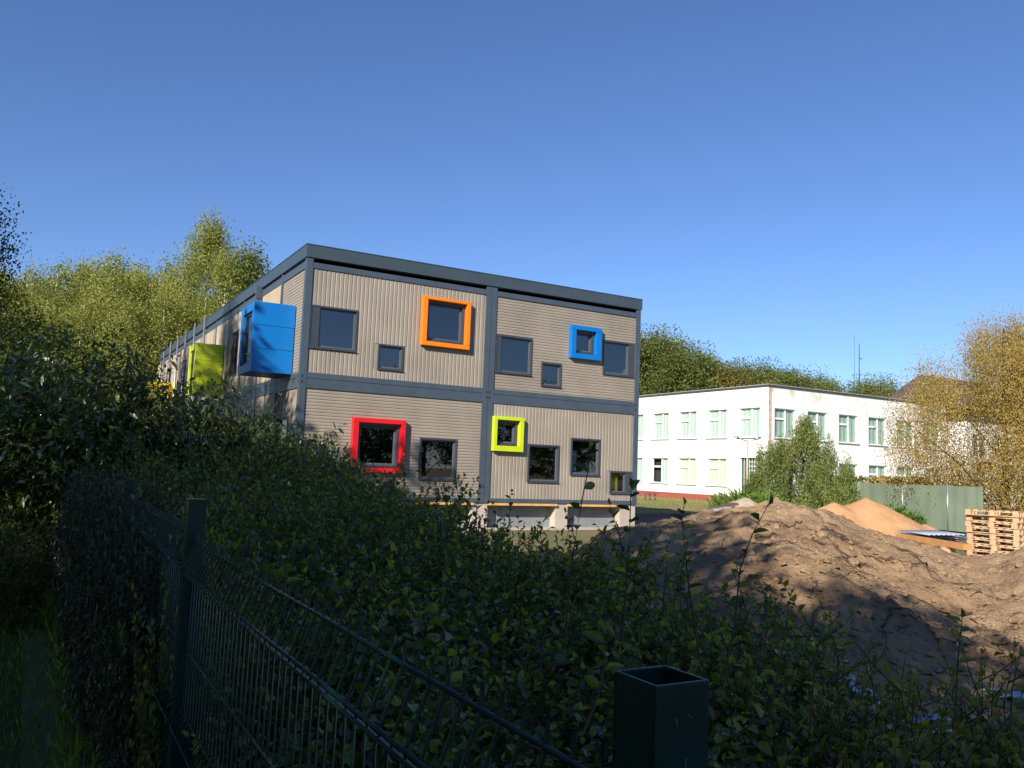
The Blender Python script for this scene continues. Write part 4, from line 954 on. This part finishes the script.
for i, (u0, u1, d0, d1) in enumerate(((826, 868, 40.5, 39), (872, 905, 38.6, 37), (909, 932, 36.8, 35.6))):
    A = gp((u0-512)/838.9*d0, d0); B = gp((u1-512)/838.9*d1, d1); rng = np.random.default_rng(300+i); n = 1600
    t = rng.random(n); P = np.array(A)[None]*(1-t[:, None])+np.array(B)[None]*t[:, None]+rng.normal(size=(n, 3))*[.14, .14, 0]; P[:, 2] = 2.02*np.sqrt(rng.random(n)); P -= np.array(A)
    rt_ = empty('clipped_hedge', A, ['clipped brownish hedge behind the screen fence, next to the pine', 'clipped brownish hedge in the middle behind the screen fence', 'short clipped brownish hedge beside the autumn tree'][i], 'hedge')
    leaf_mesh('leaves', P, rdir(rng, n), rdir(rng, n), np.full(n, .17), np.full(n, .1), rng.random(n), MT['leaf_autumn'] if i else MT['leaf_rowan'], rt_, False)
    mb = MB(); d = B-A; mb.tube([(0, 0, 0), (0, 0, 1.6)], 0.03, 5); mb.tube([(d.x, d.y, 0), (d.x, d.y, 1.6)], 0.03, 5); mb.build('stems', MT['twig'], rt_)

# pallets
def pallet():
    r = empty('pallet', (0, 0, 0), 'x', 'pallet', 'stacked wooden pallets')
    def bx_(n, *a):
        mb = MB(); mb.box(*a); mb.build(n, MT['wood'], r)
    for i in range(7): x = -0.6+0.02+i*0.1767; bx_('top_board', x, x+0.1, -0.4, 0.4, 0.122, 0.144)
    for y in (-0.4, -0.05, 0.3):
        bx_('cross_board', -0.6, 0.6, y, y+0.1, 0.1, 0.1215); bx_('bottom_board', -0.6, 0.6, y, y+0.1, 0, 0.0215)
        for x in (-0.6, -0.07, 0.46): bx_('block', x+.002, x+0.14, y+.002, y+0.098, 0.022, 0.0995)
    return r
pl = pallet(); nP = 8; nm = ['lowest', 'second from the ground', 'third from the ground', 'fourth from the ground', 'fourth from the top', 'third from the top', 'second from the top', 'topmost']
rp = random.Random(3); pc = gp((997-512)/838.9*21.6, 21.6)
for i in range(nP):
    z = 0.02+i*0.1455; rz = -1.3+rp.uniform(-.05, .05)+(0.12 if i == nP-1 else 0); lab = 'wooden pallet, %s in the stack beside the screen fence' % nm[i]
    loc = (pc.x+rp.uniform(-.03, .03)-(0.08 if i == nP-1 else 0), pc.y+rp.uniform(-.03, .03), z)
    if i == 0: pl.location = loc; pl.rotation_euler = (0, 0, rz); pl['label'] = lab
    else: copy_tree(pl, loc, rz, 1, lab)
# orange beam on blocks
A = at(903, 541, 23.6); B = at(968, 553, 20.9); A.z = 0.30; B.z = 0.27
d = B-A; Ln = d.length; T = Matrix.Translation(A) @ d.to_track_quat('X', 'Z').to_matrix().to_4x4()
mb = MB(); mb.box(0, Ln, -0.12, 0.12, -0.07, 0.07, None, T); tag(mb.build('timber_beam', MT['plank']), 'orange-brown timber beam lying on blocks left of the pallets', 'beam')
for k, t in enumerate((0.25, 0.72)):
    p = A.lerp(B, t); mb = MB(); mb.box(p.x-0.12, p.x+0.12, p.y-0.12, p.y+0.12, 0.0, p.z-0.075); tag(mb.build('timber_block', MT['wood']), ['pale wooden block under the far end of the beam', 'pale wooden block under the beam near the pallets'][k], 'block')
for k in range(3):
    mb = MB(); c = gp((932-512)/838.9*(25.5-0.25*k), 25.5-0.25*k); n = 40; rzz = -0.25+0.1*k; ca, sa = math.cos(rzz), math.sin(rzz)
    def w(x, y, z): return (c.x+x*ca-y*sa, c.y+x*sa+y*ca, 0.16+0.09*k+z)
    for i in range(n):
        x0 = -0.85+1.7*i/n; x1 = -0.85+1.7*(i+1)/n; z0 = 0.012*math.sin(i*1.25+k); z1 = 0.012*math.sin((i+1)*1.25+k)
        mb.quad(w(x0, -.5, z0), w(x1, -.5, z1), w(x1, .5, z1+0.05), w(x0, .5, z0+0.05), smooth=True)
    o = mb.build('corrugated_sheet', plain('sheet_metal_%s' % 'abc'[k], (0.3+.08*k, 0.34+.08*k, 0.42+.08*k), 0.35, vary=.1)); so = o.modifiers.new('s', 'SOLIDIFY'); so.thickness = 0.006
    tag(o, ['lowest corrugated sheet behind the timber beam', 'middle corrugated sheet behind the timber beam', 'top corrugated sheet, palest, behind the timber beam'][k], 'sheet', 'corrugated sheets')
mb = MB(); mb.box(-0.75, 0.75, -0.4, 0.4, 0.0, 0.12); o = mb.build('timber_crate', MT['wood'], loc=gp((932-512)/838.9*25.4, 25.4)); tag(o, 'flat wooden base under the corrugated sheets', 'base')
# boards on the rubble heap
for k, (u, v, dd, rz) in enumerate(((716, 510, 22.8, .2), (724, 506, 23.3, .35), (712, 513, 22.6, .1))):
    p = at(u, v, dd); mb = MB(); T = Matrix.Translation(p) @ Matrix.Rotation(rz-0.5, 4, 'Z') @ Matrix.Rotation(-0.18, 4, 'Y'); mb.box(-0.38, 0.38, -0.15, 0.15, -0.03, 0.03, None, T)
    tag(mb.build('broken_slab', MT['brown_shade_and_board' if k == 1 else 'blockstone']), ['broken grey slab on the left end of the rubble heap', 'dark broken board topmost on the rubble heap', 'lowest broken grey slab left of the rubble heap'][k], 'slab')
# lamp post
lp = empty('street_lamp', gp((749.3-512)/838.9*44, 44), 'slim pole with two lamp arms in front of the white building', 'lamp post')
mb = MB(); mb.tube([(0, 0, 0), (0, 0, 3.72)], [0.06, 0.045], 10); mb.build('pole', plain('painted_pole', (0.5, 0.36, 0.28), 0.5), lp)
ax = Vector((math.cos(YAW), -math.sin(YAW), 0))
for s in (-1, 1):
    mb = MB(); mb.tube([(0, 0, 3.7), tuple(ax*s*0.3+Vector((0, 0, 3.76))), tuple(ax*s*0.42+Vector((0, 0, 3.82)))], 0.025, 8); mb.build('arm', MT['galv'], lp)
    mb = MB(); mb.tube([tuple(ax*s*0.4+Vector((0, 0, 3.8))), tuple(ax*s*0.52+Vector((0, 0, 3.87))), tuple(ax*s*0.7+Vector((0, 0, 3.93)))], [0.035, 0.085, 0.04], 8); mb.build('lamp_head', MT['galv'], lp)
# masts
for u, top, d, lab in ((861.5, 343, 120, 'tall thin grey radio mast above the treeline'), (856.5, 334, 122, 'thinner, fainter mast just left of the radio mast')):
    h = 1.74+(hor(u)-top)*d/838.9; r = empty('radio_mast', gp((u-512)/838.9*d, d), lab, 'mast')
    mb = MB(); tk = 0.09 if u > 860 else 0.035; mb.tube([(0, 0, 0), (0, 0, h*0.8), (0, 0, h)], [tk*1.6, tk, tk*0.6], 6); mb.build('pole', MT['steel'], r)
    if u > 860:
        mb = MB(); mb.tube([(0, 0, h*0.66), (1.1, 0, h*0.66)], 0.08, 6); mb.tube([(0, 0, h*0.9), (0.6, 0, h*0.9)], 0.06, 6); mb.build('crossbar', MT['steel'], r)
# bench by the white building
bn = empty('garden_bench', gp((654-512)/838.9*58, 58), 'small dark metal bench frame on the grass by the white building', 'bench')
mb = MB(); mb.box(-0.6, 0.6, -0.2, 0.2, 0.5, 0.54); mb.build('seat', MT['steel'], bn)
for x in (-0.5, -0.1, 0.35):
    mb = MB(); mb.tube([(x-.12, 0, 0), (x+.12, 0, 0.5)], 0.025, 5); mb.tube([(x+.12, 0, 0), (x-.12, 0, 0.5)], 0.025, 5); mb.build('leg', MT['steel'], bn)
# orange barrier behind the autumn tree
ob = empty('site_barrier', gp((986-512)/838.9*39.5, 39.5), 'orange and white barrier board behind the autumn tree', 'barrier', rz=-0.4)
mb = MB(); mb.box(-0.42, 0.42, -0.02, 0.02, 2.62, 2.95); mb.build('orange_board', MT['orange_net'], ob)
mb = MB(); mb.box(-0.35, 0.2, -0.02, 0.02, 1.95, 2.15); mb.build('white_board', MT['white_frame'], ob)
mb = MB(); mb.tube([(-0.36, 0.04, 0), (-0.36, 0.04, 2.95)], 0.025, 6); mb.tube([(0.36, 0.04, 0), (0.36, 0.04, 2.95)], 0.025, 6); mb.build('frame', MT['galv'], ob)

# roots, sticks and rubbish on the dirt
def on(a, b, dz=0.0): return np.array(gp(a, b, Hm(a, b)+dz))
def root_thing(name, a, b, n, spread, ln, label, seed, r0=0.022, kind=None):
    rng = np.random.default_rng(seed); o = np.array(gp(a, b, 0)); ro_ = empty(name, tuple(o), label, 'roots')
    for i in range(n):
        mb = MB()
        aa = a+rng.normal()*spread; bb = b+rng.normal()*spread*.6; th = rng.uniform(0, 6.28); l = ln*rng.uniform(.4, 1.2); pts = []; m = 7
        for j in range(m+1):
            t = j/m; th += rng.normal()*.22; aa += math.cos(th)*l/m; bb += math.sin(th)*l/m*.7
            pts.append(on(aa, bb, 0.01+0.035*math.sin(PI*t)*rng.random()*ln)-o)
        mb.tube(pts, [r0*rng.uniform(.3, .8)*(1-0.85*j/m)+.002 for j in range(m+1)], 6); mb.build('root', MT['root'], ro_)
def px2ab(u, b): return ((u-512)/838.9*b, b)
root_thing('root_tangle', *px2ab(822, 12.2), 30, .3, .7, 'tangle of dry roots lying over the middle of the dirt mound', 1)
root_thing('root_tangle', *px2ab(845, 10.9), 8, .25, .6, 'few short roots below the main tangle', 2)
root_thing('dead_branch', *px2ab(915, 12.4), 1, .01, 2.6, 'long dark branch lying down the right flank of the mound', 3, .03)
root_thing('dead_branch', *px2ab(885, 13.2), 1, .01, 1.6, 'dark branch near the crest left of the long one', 4, .026)
root_thing('root_tangle', *px2ab(780, 10.4), 9, .4, .8, 'thin roots on the left face of the mound', 5, .012)
root_thing('root_tangle', *px2ab(885, 8.6), 12, .5, .7, 'small scattered roots on the lower slope', 6, .012)
root_thing('root_tangle', *px2ab(970, 9.6), 9, .5, .9, 'thin sticks on the right lower slope', 7, .012)
root_thing('root_tangle', *px2ab(905, 10.8), 9, .5, .9, 'thin dark roots on the right face of the mound', 9, .014)
# clods
rng = np.random.default_rng(8)
import bmesh
mb = MB()
for i in range(5500):
    b = rng.uniform(6.6, 16) if i % 2 else rng.uniform(6.6, 11); u = rng.uniform(600, 1040); a = (u-512)/838.9*b; h = Hm(a, b)
    if h < 0.01: continue
    r = rng.uniform(.007, .024)*(2.4 if rng.random() < .12 else 1); c = on(a, b, r*.2); j = len(mb.v)
    for dx, dy, dz in ((1, 0, 0), (0, 1, 0), (-1, 0, 0), (0, -1, 0), (0, 0, .9)): mb.v.append(tuple(c+np.array([dx, dy, dz])*r*rng.uniform(.6, 1.3, 3)+rng.normal(size=3)*r*.15))
    for f in ((0, 1, 4), (1, 2, 4), (2, 3, 4), (3, 0, 4)): mb.f.append(tuple(j+q for q in f)); mb.m.append(0); mb.smooth.append(False)
tag(mb.build('soil_crumbs', MT['dirt']), 'crumbs and small lumps of soil scattered over the dirt mound', 'soil', None, 'stuff')
def clod(name, a, b, s, label, mat, seed, flat=.6):
    bm = bmesh.new(); bmesh.ops.create_icosphere(bm, subdivisions=2, radius=s)
    for v in bm.verts:
        k = 1+0.35*mn.noise(v.co*(1.7/s)+Vector((seed, 0, 0))); v.co = Vector((v.co.x*k, v.co.y*k*.8, v.co.z*k*flat))
    me = bpy.data.meshes.new(name); bm.to_mesh(me); bm.free(); me.materials.append(mat); o = bpy.data.objects.new(name, me); COL.objects.link(o); o.location = tuple(on(a, b, s*.2)); return tag(o, label, 'clod', 'earth clods on the mound')
for i in range(46):
    b = rng.uniform(7, 14.5); u = rng.uniform(700, 1030); a = (u-512)/838.9*b
    clod('earth_clod', a, b, rng.uniform(.03, .1), 'small clod of earth on the dirt mound', MT['dirt'], i)
def sheet_thing(u, b, w, l, label, seed, rz, z=0.03, tilt=0.0):
    a = (u-512)/838.9*b; n = 12; mb = MB(); o = gp(a, b, max(0, Hm(a, b))+z); r = random.Random(seed)
    def w_(i, j):
        x = (i/n-.5)*w*(1+.15*math.sin(j*.8+seed)); y = (j/n-.5)*l*(1+.2*math.sin(i*.7+seed*2)); zz = 0.05*mn.noise(Vector((i*.35+seed*5, j*.35, 0)))+0.02*mn.noise(Vector((i*1.1, j*1.1, seed)))+y*tilt
        return (x*math.cos(rz)-y*math.sin(rz), x*math.sin(rz)+y*math.cos(rz), zz)
    for i in range(n):
        for j in range(n): mb.quad(w_(i, j), w_(i+1, j), w_(i+1, j+1), w_(i, j+1), smooth=True)
    ob_ = mb.build('plastic_sheet', MT['plastic'], loc=o); so = ob_.modifiers.new('s', 'SOLIDIFY'); so.thickness = 0.003; tag(ob_, label, 'plastic sheet', 'plastic sheets at the foot of the mound')
sheet_thing(872, 6.6, .26, .24, 'crumpled pale plastic sheet standing up at the foot of the mound', 1, .3, .1, .8)
sheet_thing(935, 6.4, .42, .16, 'long pale plastic sheet flat on the ground below the slope', 2, -.5)
sheet_thing(928, 6.1, .34, .12, 'narrow pale plastic strip nearest the hedge', 3, -.4)
sheet_thing(838, 7.0, .2, .16, 'small pale plastic scrap next to the broken block', 4, .4, .06, .3)
sheet_thing(1010, 7.0, .4, .2, 'pale plastic sheet at the right edge below the slope', 5, -.7)
sheet_thing(775, 5.6, .16, .12, 'pale plastic scrap under the hedge edge', 6, .2, .05, .2)
p = gp((850-512)/838.9*6.9, 6.9, max(0, Hm((850-512)/838.9*6.9, 6.9))); mb = MB(); mb.box(-.14, .14, -.08, .08, 0, .12); o = mb.build('broken_block', MT['blockstone'], loc=p); o.rotation_euler = (.1, .1, .2); tag(o, 'broken grey concrete block beside a plastic scrap', 'block'); bv = o.modifiers.new('b', 'BEVEL'); bv.width = .012; bv.segments = 2

# =================================================================== LIGHT
w = bpy.data.worlds.new('World'); sc.world = w; w.use_nodes = True; nt = w.node_tree
sky = nt.nodes.new('ShaderNodeTexSky'); sky.sky_type = 'NISHITA'; sky.sun_disc = False
EL, AZ = math.radians(27.5), math.radians(237)
sky.sun_elevation = EL; sky.sun_rotation = AZ; sky.altitude = 100; sky.air_density = 0.9; sky.dust_density = 0.1; sky.ozone_density = 2.0
bg = nt.nodes['Background']; tn = nt.nodes.new('ShaderNodeMix'); tn.data_type = 'RGBA'; tn.blend_type = 'MULTIPLY'; tn.inputs[0].default_value = 1; L(nt, sky.outputs[0], tn.inputs[6]); tn.inputs[7].default_value = (0.515, 0.635, 0.86, 1); L(nt, tn.outputs[2], bg.inputs['Color']); bg.inputs['Strength'].default_value = 0.102
sd = bpy.data.lights.new('sun', 'SUN'); sd.energy = 4.3; sd.angle = math.radians(0.53); sd.color = (1.0, 0.92, 0.8)
so = bpy.data.objects.new('sun', sd); COL.objects.link(so)
tosun = Vector((math.sin(AZ)*math.cos(EL), math.cos(AZ)*math.cos(EL), math.sin(EL)))
so.rotation_euler = tosun.to_track_quat('Z', 'Y').to_euler(); so.location = tuple(tosun*80)
vs = sc.view_settings; vs.view_transform = 'Standard'; vs.look = 'None'; vs.gamma = 1; vs.exposure = 0.8; vs.use_curve_mapping = False
